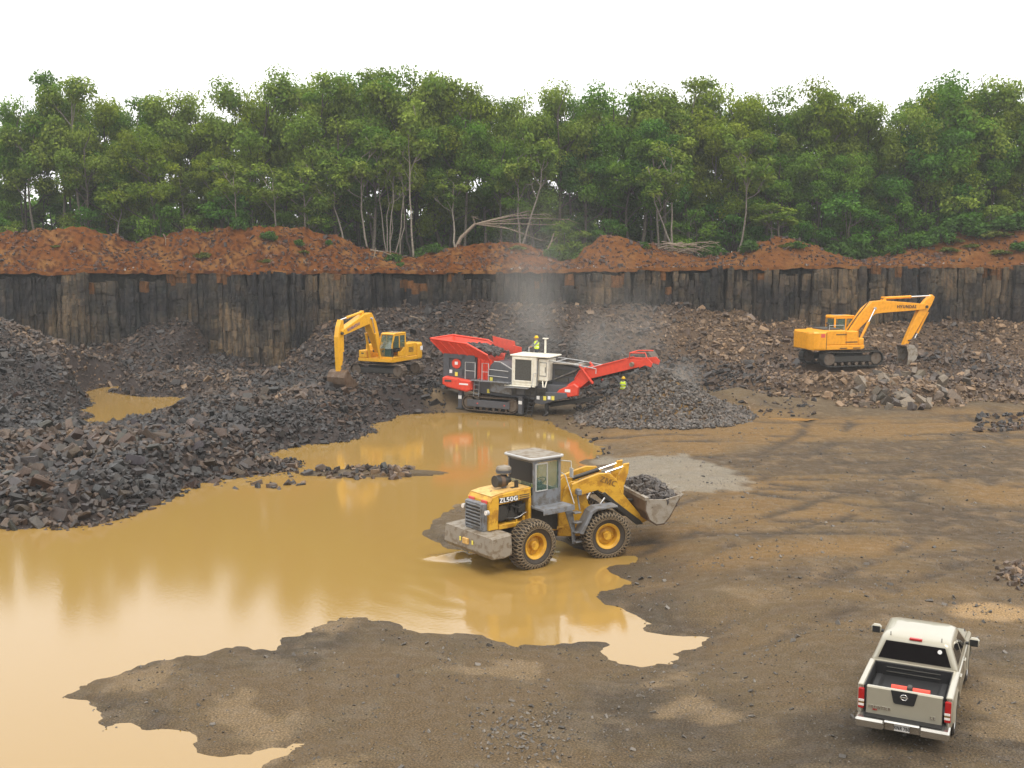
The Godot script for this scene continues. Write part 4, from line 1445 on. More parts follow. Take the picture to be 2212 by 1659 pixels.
	b.box(Vector3(X0 + .04, 2.15, 0), Vector3(.06, .35, 1.3))
	part("cab_frame", b.mesh(), M.grey_light, cab)
	part("cab_floor", bx(Vector3(-.72, 1.97, 0), Vector3(1.25, .08, 1.42)), M.grey_light, cab)
	b = B.new()
	var ring := func(y: float, g: float) -> Array:
		var o := []
		for k: Array in [[-1, -1], [1, -1], [1, 1], [-1, 1]]:
			for e: Array in ([[0, .12], [.12, 0]] if k[0] * k[1] > 0 else [[.12, 0], [0, .12]]):
				o.append(Vector3(-.72 + k[0] * (.74 - g - e[0]), y, k[1] * (.82 - g - e[1])))
		return o
	b.loft([ring.call(3.53, .06), ring.call(3.57, .0), ring.call(3.61, .0), ring.call(3.63, .03)])
	var roof := part("roof", b.mesh(), M.rail, cab)
	b = B.new()
	b.loft([ring.call(3.625, .05), ring.call(3.65, .08)])
	part("roof_panel", b.mesh(), M.steel_dusty, roof)
	part("lower_door_panel", bx(Vector3(-.72, 2.24, .69), Vector3(1.06, .48, .035)), M.grey_light, cab)
	part("lower_door_panel", bx(Vector3(-.72, 2.24, -.69), Vector3(1.06, .48, .035)), M.grey_light, cab)
	b = B.new()
	b.box(Vector3(-.96, 2.48, .73), Vector3(.5, .04, .03)); b.box(Vector3(-.96, 3.4, .73), Vector3(.5, .04, .03))
	b.box(Vector3(-1.2, 2.94, .73), Vector3(.05, .95, .03)); b.box(Vector3(-.72, 2.94, .73), Vector3(.04, .95, .03))
	part("door_frame", b.mesh(), M.rail, cab)
	part("window_pane", bx(Vector3(-.96, 2.94, .73), Vector3(.44, .9, .01), .0), M.glass, cab)
	part("window_pane", bx(Vector3(-.42, 2.94, .7), Vector3(.5, .95, .01), .0), M.glass, cab)
	part("window_pane", bx(Vector3(-.72, 2.94, -.7), Vector3(1.04, .95, .01), .0), M.glass, cab)
	part("windscreen", bx(Vector3(X1, 2.95, 0), Vector3(.01, 1.0, 1.26), .0), M.glass, cab)
	part("rear_window", bx(Vector3(X0 + .01, 2.55, 0), Vector3(.01, .42, 1.26), .0), M.glass, cab)
	part("sun_blind", bx(Vector3(X0 + .02, 3.1, 0), Vector3(.02, .68, 1.26), .004), M.black, cab)
	b = B.new()
	b.box(Vector3(-.85, 2.25, 0), Vector3(.45, .3, .5), .05); b.box(Vector3(-1.05, 2.62, 0), Vector3(.14, .6, .48), .05)
	part("seat", b.mesh(), M.black, cab)
	b = B.new()
	b.cyl(Vector3(-.3, 2.0, 0), Vector3(-.42, 2.62, 0), .05)
	for k in 16:
		var t := TAU * k / 16.0
		var t2 := TAU * (k + 1) / 16.0
		var q := Basis(Vector3(0, 0, 1), .5)
		b.tube([Vector3(-.43, 2.64, 0) + q * Vector3(cos(t) * .2, 0, sin(t) * .2), Vector3(-.43, 2.64, 0) + q * Vector3(cos(t2) * .2, 0, sin(t2) * .2)], .018)
	part("steering_wheel", b.mesh(), M.black, cab)
	for s: float in [-1.0, 1.0]:
		var arm := part("mirror_arm", pipe([Vector3(-.15, 3.42, s * .7), Vector3(.12, 3.4, s * .98), Vector3(.14, 3.05, s * .98)], .02), M.rail, cab)
		part("mirror", bx(Vector3(.14, 3.0, s * .98), Vector3(.04, .34, .18)), M.rail, arm)
	b = B.new()
	b.box(Vector3(-.72, 1.45, 0), Vector3(1.2, .95, 1.1))
	part("belly_box", b.mesh(), M.engine, L)
	# platform, steps
	for s: float in [-1.0, 1.0]:
		var pf := part("platform", bx(Vector3(-.68, 1.94, s * 1.02), Vector3(1.35, .07, .64)), M.grey_light, L)
		part("toe_edge", bx(Vector3(-.68, 1.86, s * 1.33), Vector3(1.35, .14, .03)), M.grey_light, pf)
		part("side_plate", pr(V2([-.3, 1.85, .05, 1.85, .2, 1.1, .2, .55, .08, .55, .02, 1.05]), s * 1.12 - .03, s * 1.12 + .03), M.grey_light, pf)
		for k in 4: part("step", bx(Vector3(.17 + .02 * k, 1.66 - k * .34, s * 1.2), Vector3(.3, .05, .26)), M.grey_light, pf)
		part("handrail", pipe([Vector3(.02, 2.0, s * 1.28), Vector3(.02, 2.9, s * .8), Vector3(-.1, 3.0, s * .72)], .018), M.rail, pf)
	ram(L, Vector3(-.4, 1.0, .5), Vector3(.55, 1.0, .45), .6, .06, M.yellow_dusty)
	# front half
	var ff0 := part("front_frame", pr(V2([.15, .7, .15, 1.5, .4, 2.35, .62, 2.6, .95, 2.55, 1.15, 2.2, 1.3, 1.6, 2.35, 1.35, 2.4, .85, 1.6, .6]), -.44, -.34, .015, F), M.yellow_dusty, L)
	part("frame_plate", pr(V2([.15, .7, .15, 1.5, .4, 2.35, .62, 2.6, .95, 2.55, 1.15, 2.2, 1.3, 1.6, 2.35, 1.35, 2.4, .85, 1.6, .6]), .34, .44, .015, F), M.yellow_dusty, ff0)
	part("frame_core", bx(Vector3(1.2, 1.0, 0), Vector3(2.0, .6, .66), .02, F), M.track_dark, ff0)
	part("front_axle", rod(Vector3(1.65, .8, -.85), Vector3(1.65, .8, .85), .2, F), M.track_dark, ff0)
	for s: float in [-1.0, 1.0]:
		var z0 := minf(s * .78, s * 1.36)
		var z1 := maxf(s * .78, s * 1.36)
		part("front_fender", pr(V2([.62, .98, 1.0, 1.7, 1.2, 1.82, 1.98, 1.86, 2.0, 1.8, 1.26, 1.74, 1.08, 1.62, .74, .94]), z0, z1, .015, F), M.grey_light, L)
		part("lamp_bracket", bx(Vector3(.72, 2.32, s * .9), Vector3(.16, .2, .28), .03, F), M.grey_light, ff0)
		part("bracket_post", pipe([Vector3(.75, 2.2, s * .7), Vector3(.75, 1.7, s * .95)], .03, F), M.grey_light, ff0)
		# lift arms
		var arm := part("lift_arm", pr(V2([.5, 2.3, .56, 2.56, .95, 2.7, 1.55, 2.88, 1.95, 2.86, 2.2, 2.62, 2.42, 2.12, 3.12, 1.3, 3.34, 1.28, 3.36, 1.08, 3.1, 1.0, 2.95, 1.02, 2.05, 1.8, 1.78, 2.12, 1.5, 2.3, .9, 2.16, .62, 2.12]), s * .66 - .07, s * .66 + .07, .015, F), M.yellow_dusty, L)
		part("arm_underside", pr(V2([1.6, 2.18, 2.05, 1.74, 2.95, .98, 3.2, .98, 3.1, 1.12, 2.15, 1.86, 1.75, 2.22]), s * .66 - .12, s * .66 + .12, .015, F), M.engine, arm)
		if s > 0: lettering(arm, "ZMC", .2, F * Transform3D(Basis(Vector3(0, 0, 1), -.38), Vector3(1.88, 2.58, .735)), M.letter_faded, 1.1)
		else: pass
		ram(L, Vector3(1.1, 1.0, s * .5), Vector3(1.85, 2.05, s * .62), .6, .08, M.yellow_dusty, F)
		ram(L, Vector3(.95, 2.55, s * .3), Vector3(2.75, 3.02, s * .3), .52, .075, M.engine, F)
		var crank := part("bell_crank", pr(V2([2.62, 3.08, 2.82, 3.1, 2.78, 2.75, 2.62, 2.3, 2.6, 1.75, 2.46, 1.7, 2.34, 2.3, 2.42, 2.7]), s * .3 - .06, s * .3 + .06, .015, F), M.yellow_dusty, L)
		part("bucket_link", pipe([Vector3(2.53, 1.78, s * .3), Vector3(3.3, 1.75, s * .3)], .06, F), M.engine, crank)
	part("cross_tube", rod(Vector3(2.3, 2.2, -.7), Vector3(2.3, 2.2, .7), .15, F), M.yellow_dusty, L)
	# bucket
	var side := V2([3.02, 2.02, 3, 1.62, 3.14, 1.3, 3.4, 1.12, 3.68, 1.14, 3.88, 1.36, 4.28, 2.06, 4.24, 2.1, 3.68, 1.98])
	var bk := part("bucket", pr(V2([2.98, 2.04, 2.96, 1.6, 3.11, 1.26, 3.4, 1.07, 3.7, 1.09, 3.92, 1.33, 4.34, 2.06, 4.26, 2.08, 3.86, 1.4, 3.66, 1.17, 3.42, 1.15, 3.18, 1.32, 3.04, 1.62, 3.05, 2.04]), -1.42, 1.42, .012, F), M.bucket, L)
	for s: float in [-1.0, 1.0]:
		part("bucket_side", pr(side, s * 1.42 - .025, s * 1.42 + .025, .01, F), M.bucket_pale, bk)
	part("cutting_edge", pr(V2([4.18, 1.98, 4.4, 2.14, 4.44, 2.12, 4.28, 1.96]), -1.45, 1.45, .008, F), M.steel_dusty, bk)
	part("bucket_lip", pr(V2([2.94, 1.98, 2.94, 2.1, 3.08, 2.1, 3.08, 1.98]), -1.45, 1.45, .01, F), M.bucket_pale, bk)
	for k in 5:
		part("tooth", pr(V2([4.34, 2.08, 4.56, 2.22, 4.36, 2.14]), -1.2 + k * .6 - .05, -1.2 + k * .6 + .05, .005, F), M.steel_dusty, bk)
	# the load: loose stone heaped above the rim
	rng.seed = 321
	var fill := []
	for k in 900:
		var u := rng.randf_range(-1.0, 1.0)
		var x := rng.randf_range(3.08, 4.2)
		var crown := 1.98 + .5 * (1.0 - pow(absf(u), 2.0)) * (1.0 - pow(absf((x - 3.6) / .8), 2.0))
		var s := rng.randf_range(.1, .24)
		var g := rng.randf_range(.6, 1.4)
		var cc: Color = [Color(.11, .1, .1), Color(.15, .135, .125), Color(.09, .075, .065)][rng.randi() % 3] * g
		fill.append([Transform3D(Basis(Vector3.UP, yr), at) * F * Transform3D(rand_basis(1.0).scaled_local(Vector3(s * 1.2, s * .8, s)), Vector3(x, crown - rng.randf_range(.0, .3), u * 1.36)), cc, rng.randi() % rocks.size(), 0.0])
	scatter("bucket_load", "grey broken stone heaped in the yellow loader's bucket", "stone", fill)

# ---------------------------------------------------------------- excavators
func crawler(parent: Node, xf: Transform3D, s: float, len: float, gauge: float, tall: float, shoe: Material) -> void:
	for sd: float in [-1.0, 1.0]:
		var o := Node3D.new()
		o.name = "crawler_track"
		parent.add_child(o, true)
		o.transform = xf * Transform3D(Basis.IDENTITY, Vector3(0, 0, sd * gauge / 2))
		var r := tall / 2
		var hl := len / 2 - r
		var b := B.new()
		var pts := []
		var per := 2 * hl * 2 + TAU * r
		var n := int(per / (.19 * s))
		for k in n:
			var d := per * k / n
			var p: Vector2
			var a: float
			if d < 2 * hl: p = Vector2(-hl + d, tall - .04 * sin(d / (2 * hl) * PI)); a = 0.0
			elif d < 2 * hl + PI * r:
				var t := (d - 2 * hl) / r
				p = Vector2(hl + sin(t) * r, r + cos(t) * r); a = -t
			elif d < 4 * hl + PI * r: p = Vector2(hl - (d - 2 * hl - PI * r), 0); a = PI
			else:
				var t := (d - 4 * hl - PI * r) / r
				p = Vector2(-hl - sin(t) * r, r - cos(t) * r); a = PI - t
			var q := Basis(Vector3(0, 0, 1), a)
			b.box(Vector3(p.x, p.y, 0) - q * Vector3(0, .03, 0), Vector3(.185 * s, .045, .6 * s), .006, q)
			b.box(Vector3(p.x, p.y, 0) + q * Vector3(.05, .008, 0), Vector3(.025, .05, .6 * s), .0, q)
		part("track_belt", b.mesh(), shoe, o)
		part("track_frame", bx(Vector3(0, r, 0), Vector3(2 * hl, tall * .42, .34 * s), .04), M.track_dark, o)
		for e: float in [-1.0, 1.0]:
			part("sprocket" if e < 0 else "idler", rod(Vector3(e * hl, r, -.2 * s), Vector3(e * hl, r, .2 * s), r - .1, Transform3D(), 18), M.track, o)
		for k in 6:
			part("roller", rod(Vector3(lerpf(-hl * .75, hl * .75, k / 5.0), .16, -.2 * s), Vector3(lerpf(-hl * .75, hl * .75, k / 5.0), .16, .2 * s), .1, Transform3D(), 10), M.track, o)

func excavator(label: String, at: Vector3, turn: float, crawl: float, s: float, paint: Material, P: Dictionary) -> void:
	var X := thing("excavator", label, "excavator", at, turn)
	X.scale = Vector3.ONE * s
	var lower := Transform3D(Basis(Vector3.UP, deg_to_rad(crawl)), Vector3.ZERO)
	crawler(X, lower, 1.0, 4.15, 2.35, .92, P.shoe)
	var b := B.new()
	b.xf = lower
	b.box(Vector3(0, .62, 0), Vector3(2.0, .4, 1.9), .1)
	b.cyl(Vector3(0, .75, 0), Vector3(0, 1.02, 0), .65, -1.0, 24)
	part("car_body", b.mesh(), M.track_dark, X)
	# upper structure; +x ahead, +z its right-hand side
	var deck := part("deck", pr(V2([-2.1, 1.05, -2.1, 1.3, P.front, 1.3, P.front, 1.08, P.front - .2, 1.02, -1.8, 1.02]), -1.32, 1.32, .03), paint, X)
	for k in 3: part("deck_step", bx(Vector3(-.6 + k * .9, 1.12, 1.33), Vector3(.5, .05, .06)), M.track_dark, deck)
	# engine housing and counterweight
	b = B.new()
	b.prism(V2([-1.75, 1.3, -1.75, 2.12, -1.65, 2.2, -.45, 2.2, -.4, 1.3]), -1.3, 1.3, .05)
	var house := part("engine_house", b.mesh(), paint, X)
	part("engine_cover", bx(Vector3(-1.1, 2.24, .1), Vector3(1.1, .12, 1.5), .04), M.grille, house)
	part("exhaust", pipe([Vector3(-1.35, 2.2, .8), Vector3(-1.35, 2.55, .8), Vector3(-1.5, 2.65, .8)], .06), M.engine, house)
	part("handrail", pipe([Vector3(-.5, 2.2, 1.15), Vector3(-.5, 2.5, 1.15), Vector3(-1.5, 2.5, 1.15), Vector3(-1.5, 2.2, 1.15)], .02), M.rail, house)
	for k in 4: part("louvre", bx(Vector3(-1.0, 1.62 + k * .09, -1.305), Vector3(.6, .04, .02), .004), M.track_dark, house)
	var ring := func(x: float, g: float, h: float) -> Array:
		return [Vector3(x, 1.02 + g, -1.3 + h), Vector3(x, 1.12 + g, -1.34 + h), Vector3(x, 2.04 - g, -1.34 + h), Vector3(x, 2.14 - g, -1.26 + h), Vector3(x, 2.14 - g, 1.26 - h), Vector3(x, 2.04 - g, 1.34 - h), Vector3(x, 1.12 + g, 1.34 - h), Vector3(x, 1.02 + g, 1.3 - h)]
	b = B.new()
	b.loft([ring.call(-1.76, .0, .0), ring.call(-2.3, .0, .0), ring.call(-2.55, .0, .1), ring.call(-2.72, .02, .4), ring.call(-2.78, .08, .6)])
	var cw := part("counterweight", b.mesh(), paint, X)
	part("seam", bx(Vector3(-1.76, 1.58, 1.342), Vector3(.03, 1.0, .01), .002), M.track_dark, cw)
	part("warning_label", bx(Vector3(-2.0, 1.9, 1.344), Vector3(.26, .22, .01), .002), M.sticker_red if P.warm else M.sticker_white, cw)
	part("label_plate", bx(Vector3(-2.3, 1.75, -1.345), Vector3(.3, .28, .01), .002), M.sticker_white, cw)
	# tank and tool boxes on the right-hand side ahead of the engine
	part("tank", bx(Vector3(.0 if P.warm else .15, 1.72, .95), Vector3(.82 if P.warm else 1.1, .84, .68), .05), paint, X)
	var tb := part("tool_box", bx(Vector3(P.front - (.2 if P.warm else .425), 1.5 if P.warm else 1.55, .95), Vector3(.4 if P.warm else .85, .4 if P.warm else .5, .66), .05), paint, X)
	part("box_latch", bx(Vector3(P.front + .003, 1.6, .95), Vector3(.02, .08, .2), .004), M.track_dark, tb)
	part("vent_slot", bx(Vector3(-.05, 1.48, 1.296), Vector3(.8, .06, .012), .003), M.track_dark, X)
	part("vent_slot", bx(Vector3(-.75, 1.95, 1.306), Vector3(.7, .08, .012), .003), M.letter_faded, X)
	# cab on its left-hand side
	var cab := Node3D.new()
	cab.name = "cab"
	X.add_child(cab)
	var out := V2([-.35, 1.3, 1.35, 1.3, 1.42, 1.85, 1.38, 2.2, 1.12, 2.92, 1.0, 2.98, -.25, 2.98, -.35, 2.9])
	b = B.new()
	var hole := V2([-.22, 1.98, 1.22, 1.98, 1.25, 2.2, 1.03, 2.8, -.22, 2.8])
	for z: float in [-1.32, -.32]:
		# side wall with its window opening left free
		b.prism(V2([-.35, 1.3, 1.35, 1.3, 1.42, 1.85, 1.4, 1.98, -.35, 1.98]) if z > -1 or P.warm else V2([-.35, 1.3, .2, 1.3, .3, 1.42, .62, 1.42, .62, 1.75, .3, 1.7, -.1, 1.98, -.35, 1.98]), z, z + .05)
		b.prism(V2([-.35, 1.98, -.22, 1.98, -.22, 2.8, -.35, 2.9]), z, z + .05)
		b.prism(V2([1.22, 1.98, 1.4, 1.98, 1.38, 2.2, 1.12, 2.92, 1.03, 2.8, 1.25, 2.2]), z, z + .05, .008)
		b.prism(V2([-.35, 2.9, -.22, 2.8, 1.03, 2.8, 1.12, 2.92]), z, z + .05, .008)
		b.prism(V2([.42, 1.98, .5, 1.98, .5, 2.8, .42, 2.8]), z, z + .05, .008)
	b.box(Vector3(.4, 1.34, -.8), Vector3(1.7, .08, 1.05))
	b.box(Vector3(-.33, 1.65, -.8), Vector3(.05, .65, .95))
	b.box(Vector3(-.33, 2.87, -.8), Vector3(.05, .12, .95))
	b.box(Vector3(1.07, 2.9, -.8), Vector3(.1, .08, .95))
	b.box(Vector3(1.36, 1.36, -.8), Vector3(.06, .12, .95))
	part("cab_shell", b.mesh(), paint, cab)
	var rf := part("cab_roof", pr(V2([-.38, 2.9, -.3, 3.0, 1.0, 3.0, 1.14, 2.92]), -1.34, -.26, .03), paint, cab)
	part("roof_hatch", bx(Vector3(.25, 3.005, -.8), Vector3(.7, .03, .6)), M.steel_dusty, rf)
	part("windscreen", quadpane(Vector3(1.41, 1.95, -.36), Vector3(1.41, 1.95, -1.26), Vector3(1.1, 2.86, -1.26), Vector3(1.1, 2.86, -.36), .01), M.glass, cab)
	part("lower_windscreen", quadpane(Vector3(1.37, 1.42, -.36), Vector3(1.37, 1.42, -1.26), Vector3(1.41, 1.9, -1.26), Vector3(1.41, 1.9, -.36), .01), M.glass, cab)
	part("door_glass", bx(Vector3(.1, 2.39, -1.3), Vector3(.62, .8, .01), .0), M.glass, cab)
	part("door_glass", bx(Vector3(.82, 2.39, -1.3), Vector3(.62, .8, .01), .0), M.glass, cab)
	part("side_glass", bx(Vector3(.1, 2.39, -.3), Vector3(.62, .8, .01), .0), M.glass, cab)
	part("side_glass", bx(Vector3(.82, 2.39, -.3), Vector3(.62, .8, .01), .0), M.glass, cab)
	part("rear_glass", bx(Vector3(-.34, 2.4, -.8), Vector3(.01, .8, .9), .0), M.glass, cab)
	b = B.new()
	b.box(Vector3(.25, 1.75, -.8), Vector3(.5, .2, .5), .05); b.box(Vector3(.02, 2.15, -.8), Vector3(.15, .75, .48), .05)
	b.box(Vector3(.95, 1.65, -.8), Vector3(.2, .6, .6), .03)
	part("seat", b.mesh(), M.black, cab)
	if not P.warm:
		part("sun_sheet", quadpane(Vector3(1.38, 1.98, -.5), Vector3(1.38, 1.98, -1.2), Vector3(1.26, 2.36, -1.2), Vector3(1.22, 2.5, -.56), .006), M.steel_dusty, cab)
		part("wiper", pipe([Vector3(1.42, 1.98, -.5), Vector3(1.3, 2.4, -.7)], .012), M.track_dark, cab)
	part("grab_rail", pipe([Vector3(1.4, 1.4, -1.36), Vector3(1.42, 2.0, -1.42), Vector3(1.3, 2.5, -1.36)], .018), M.track_dark, cab)
	# boom
	var foot: Vector2 = P.foot
	var bend: Vector2 = P.bend
	var tip: Vector2 = P.tip
	var c1 := foot.lerp(bend, .45)
	var near := bend.lerp(foot, .22)
	var past := bend.lerp(tip, .2)
	var boom := part("boom", pr(sideways([foot, c1, near, (near + past) / 2.0 * .35 + bend * .65, past, bend.lerp(tip, .6), tip], [.16, .27, .36, .4, .38, .28, .17]), -.25, .25, .02), paint, X)
	part("foot_pin", rod(Vector3(foot.x, foot.y, -.4), Vector3(foot.x, foot.y, .4), .1), M.track_dark, boom)
	part("tip_pin", rod(Vector3(tip.x, tip.y, -.32), Vector3(tip.x, tip.y, .32), .09), M.track_dark, boom)
	part("hose", pipe([Vector3(foot.x, foot.y + .3, .1), Vector3(c1.x - .1, c1.y + .42, .12), Vector3(bend.x - .1, bend.y + .5, .12), Vector3(past.x, past.y + .5, .12)], .03), M.rubber, boom)
	var d := (tip - bend).normalized()
	var up := Vector2(-d.y, d.x)
	if P.flip: up = -up
	for sd: float in [-1.0, 1.0]:
		var a: Vector2 = P.ram_foot
		var z := bend.lerp(tip, .02) - Vector2(0, .1)
		ram(X, Vector3(a.x, a.y, sd * .42), Vector3(z.x, z.y, sd * .34), P.ram_share, .085, paint)
	part("ram_pin", rod(Vector3(bend.lerp(tip, .02).x, bend.lerp(tip, .02).y - .1, -.4), Vector3(bend.lerp(tip, .02).x, bend.lerp(tip, .02).y - .1, .4), .07), M.rail, boom)
	for sd: float in [-1.0, 1.0]:
		var at2 := bend.lerp(tip, .62)
		var ang := atan2((tip - bend).y, (tip - bend).x)
		var q := Basis(Vector3(0, 0, 1), ang)
		if sd < 0: q = Basis(Vector3(0, 0, 1), ang) * Basis(Vector3.UP, PI)
		lettering(boom, P.words, .19, Transform3D(q, Vector3(at2.x, at2.y, sd * .262)), P.letters, 1.15)
	# stick
	var st: Vector2 = P.stick_end
	var sdv := (st - tip).normalized()
	var head := tip - sdv * .85
	var back := Vector2(-sdv.y, sdv.x) * (1.0 if P.flip_stick else -1.0)
	var hs := head + back * .14
	var stick := part("stick", pr(sideways([hs, tip - sdv * .35 + back * .06, tip + sdv * .25 - back * .02, tip.lerp(st, .6), st], [.12, .26, .3, .22, .12]), -.17, .17, .02), paint, X)
	part("end_pin", rod(Vector3(st.x, st.y, -.24), Vector3(st.x, st.y, .24), .07), M.track, stick)
	var ra := bend.lerp(tip, .22) + Vector2(0, .52)
	ram(X, Vector3(ra.x, ra.y, 0), Vector3(hs.x, hs.y, 0), P.stick_share, .085, paint)
	part("ram_lug", pr([ra + Vector2(-.16, -.3), ra + Vector2(-.08, .1), ra + Vector2(.08, .1), ra + Vector2(.2, -.3)], -.12, .12), paint, boom)
	# bucket
	var bo: float = P.bucket
	var BX := Transform3D(Basis(Vector3(0, 0, 1), bo).scaled(Vector3.ONE * (.95 if P.warm else 1.15)), Vector3(st.x, st.y, 0))
	var shell := V2([-.16, .08, .12, .14, .42, .02, .62, -.3, .62, -.68, .42, -1.0, .08, -1.18, -.3, -1.24, -.3, -1.2, .06, -1.12, .36, -.95, .54, -.66, .54, -.32, .36, -.06, .08, .04, -.16, .0])
	var bk := part("bucket", pr(shell, -.58, .58, .01, BX), M.bucket, X)
	for sd: float in [-1.0, 1.0]:
		part("bucket_cheek", pr(V2([-.16, .06, .1, .1, .38, .0, .58, -.3, .58, -.67, .4, -.96, .07, -1.14, -.3, -1.22, -.12, -.5]), sd * .58 - .025, sd * .58 + .025, .008, BX), M.bucket_pale if P.warm else M.bucket, bk)
	for k in 5:
		part("tooth", pr(V2([-.26, -1.25, -.56, -1.27, -.26, -1.17]), -.46 + k * .23 - .045, -.46 + k * .23 + .045, .004, BX), M.track, bk)
	var knee := tip.lerp(st, .72) + back * .45
	var lug := BX * Vector3(.42, .02, 0)
	var ba := tip.lerp(st, .06) + back * .42
	ram(X, Vector3(ba.x, ba.y, 0), Vector3(knee.x, knee.y, 0), P.bucket_share, .07, paint)
	for sd: float in [-1.0, 1.0]:
		part("linkage", pipe([Vector3(knee.x, knee.y, sd * .2), Vector3(lug.x, lug.y, sd * .2)], .045), M.track, bk)
		part("linkage", pipe([Vector3(knee.x, knee.y, sd * .2), Vector3(tip.lerp(st, .86).x, tip.lerp(st, .86).y, sd * .2)], .045), M.track, bk)

func excavators() -> void:
	# yellow machine on the rubble beside the crusher
	var a := at_z(985, 805, -75.0)
	a = Vector3(-8.55, 0, -75.4)
	a.y = ground(a.x, a.z) + .16
	excavator("yellow excavator digging in the dark rubble beside the red crusher", a, 243.0, -267.0, 1.0, M.yellow, {"warm": false, "front": 1.55, "shoe": M.track, "foot": Vector2(1.05, 1.75), "bend": Vector2(2.2, 4.15), "tip": Vector2(5.5, 3.25), "ram_foot": Vector2(1.45, 1.3), "ram_share": .62, "words": "KOMATSU", "letters": M.letter_blue, "stick_end": Vector2(5.6, .75), "stick_share": .7, "bucket": -.7, "bucket_share": .62, "flip": false, "flip_stick": false})
	# orange machine up on the bench
	var c := Vector3(24.45, 0, -82.0)
	c.y = ground(c.x, c.z) + .03
	excavator("orange-yellow excavator with its boom stretched out on the rubble bench", c, 14.0, 2.0, 1.2, M.yellow_warm, {"warm": true, "front": .82, "shoe": M.track_dark, "foot": Vector2(.3, 1.72), "bend": Vector2(2.0, 3.55), "tip": Vector2(5.75, 3.5), "ram_foot": Vector2(.95, 1.3), "ram_share": .6, "words": "HYUNDAI", "letters": M.letter_dark, "stick_end": Vector2(4.4, 1.05), "stick_share": .55, "bucket": .2, "bucket_share": .8, "flip": false, "flip_stick": true})

# ---------------------------------------------------------------- the mobile jaw crusher
func ladder(parent: Node, foot: Vector3, head: Vector3, wide: Vector3, rungs: int, m: Material) -> void:
	var o := Node3D.new()
	o.name = "ladder"
	parent.add_child(o, true)
	part("stringer", pipe([foot, head], .035), m, o)
	part("stringer", pipe([foot + wide, head + wide], .035), m, o)
	for k in rungs:
		var t := (k + .5) / rungs
		part("rung", pipe([foot.lerp(head, t), foot.lerp(head, t) + wide], .03), m, o)

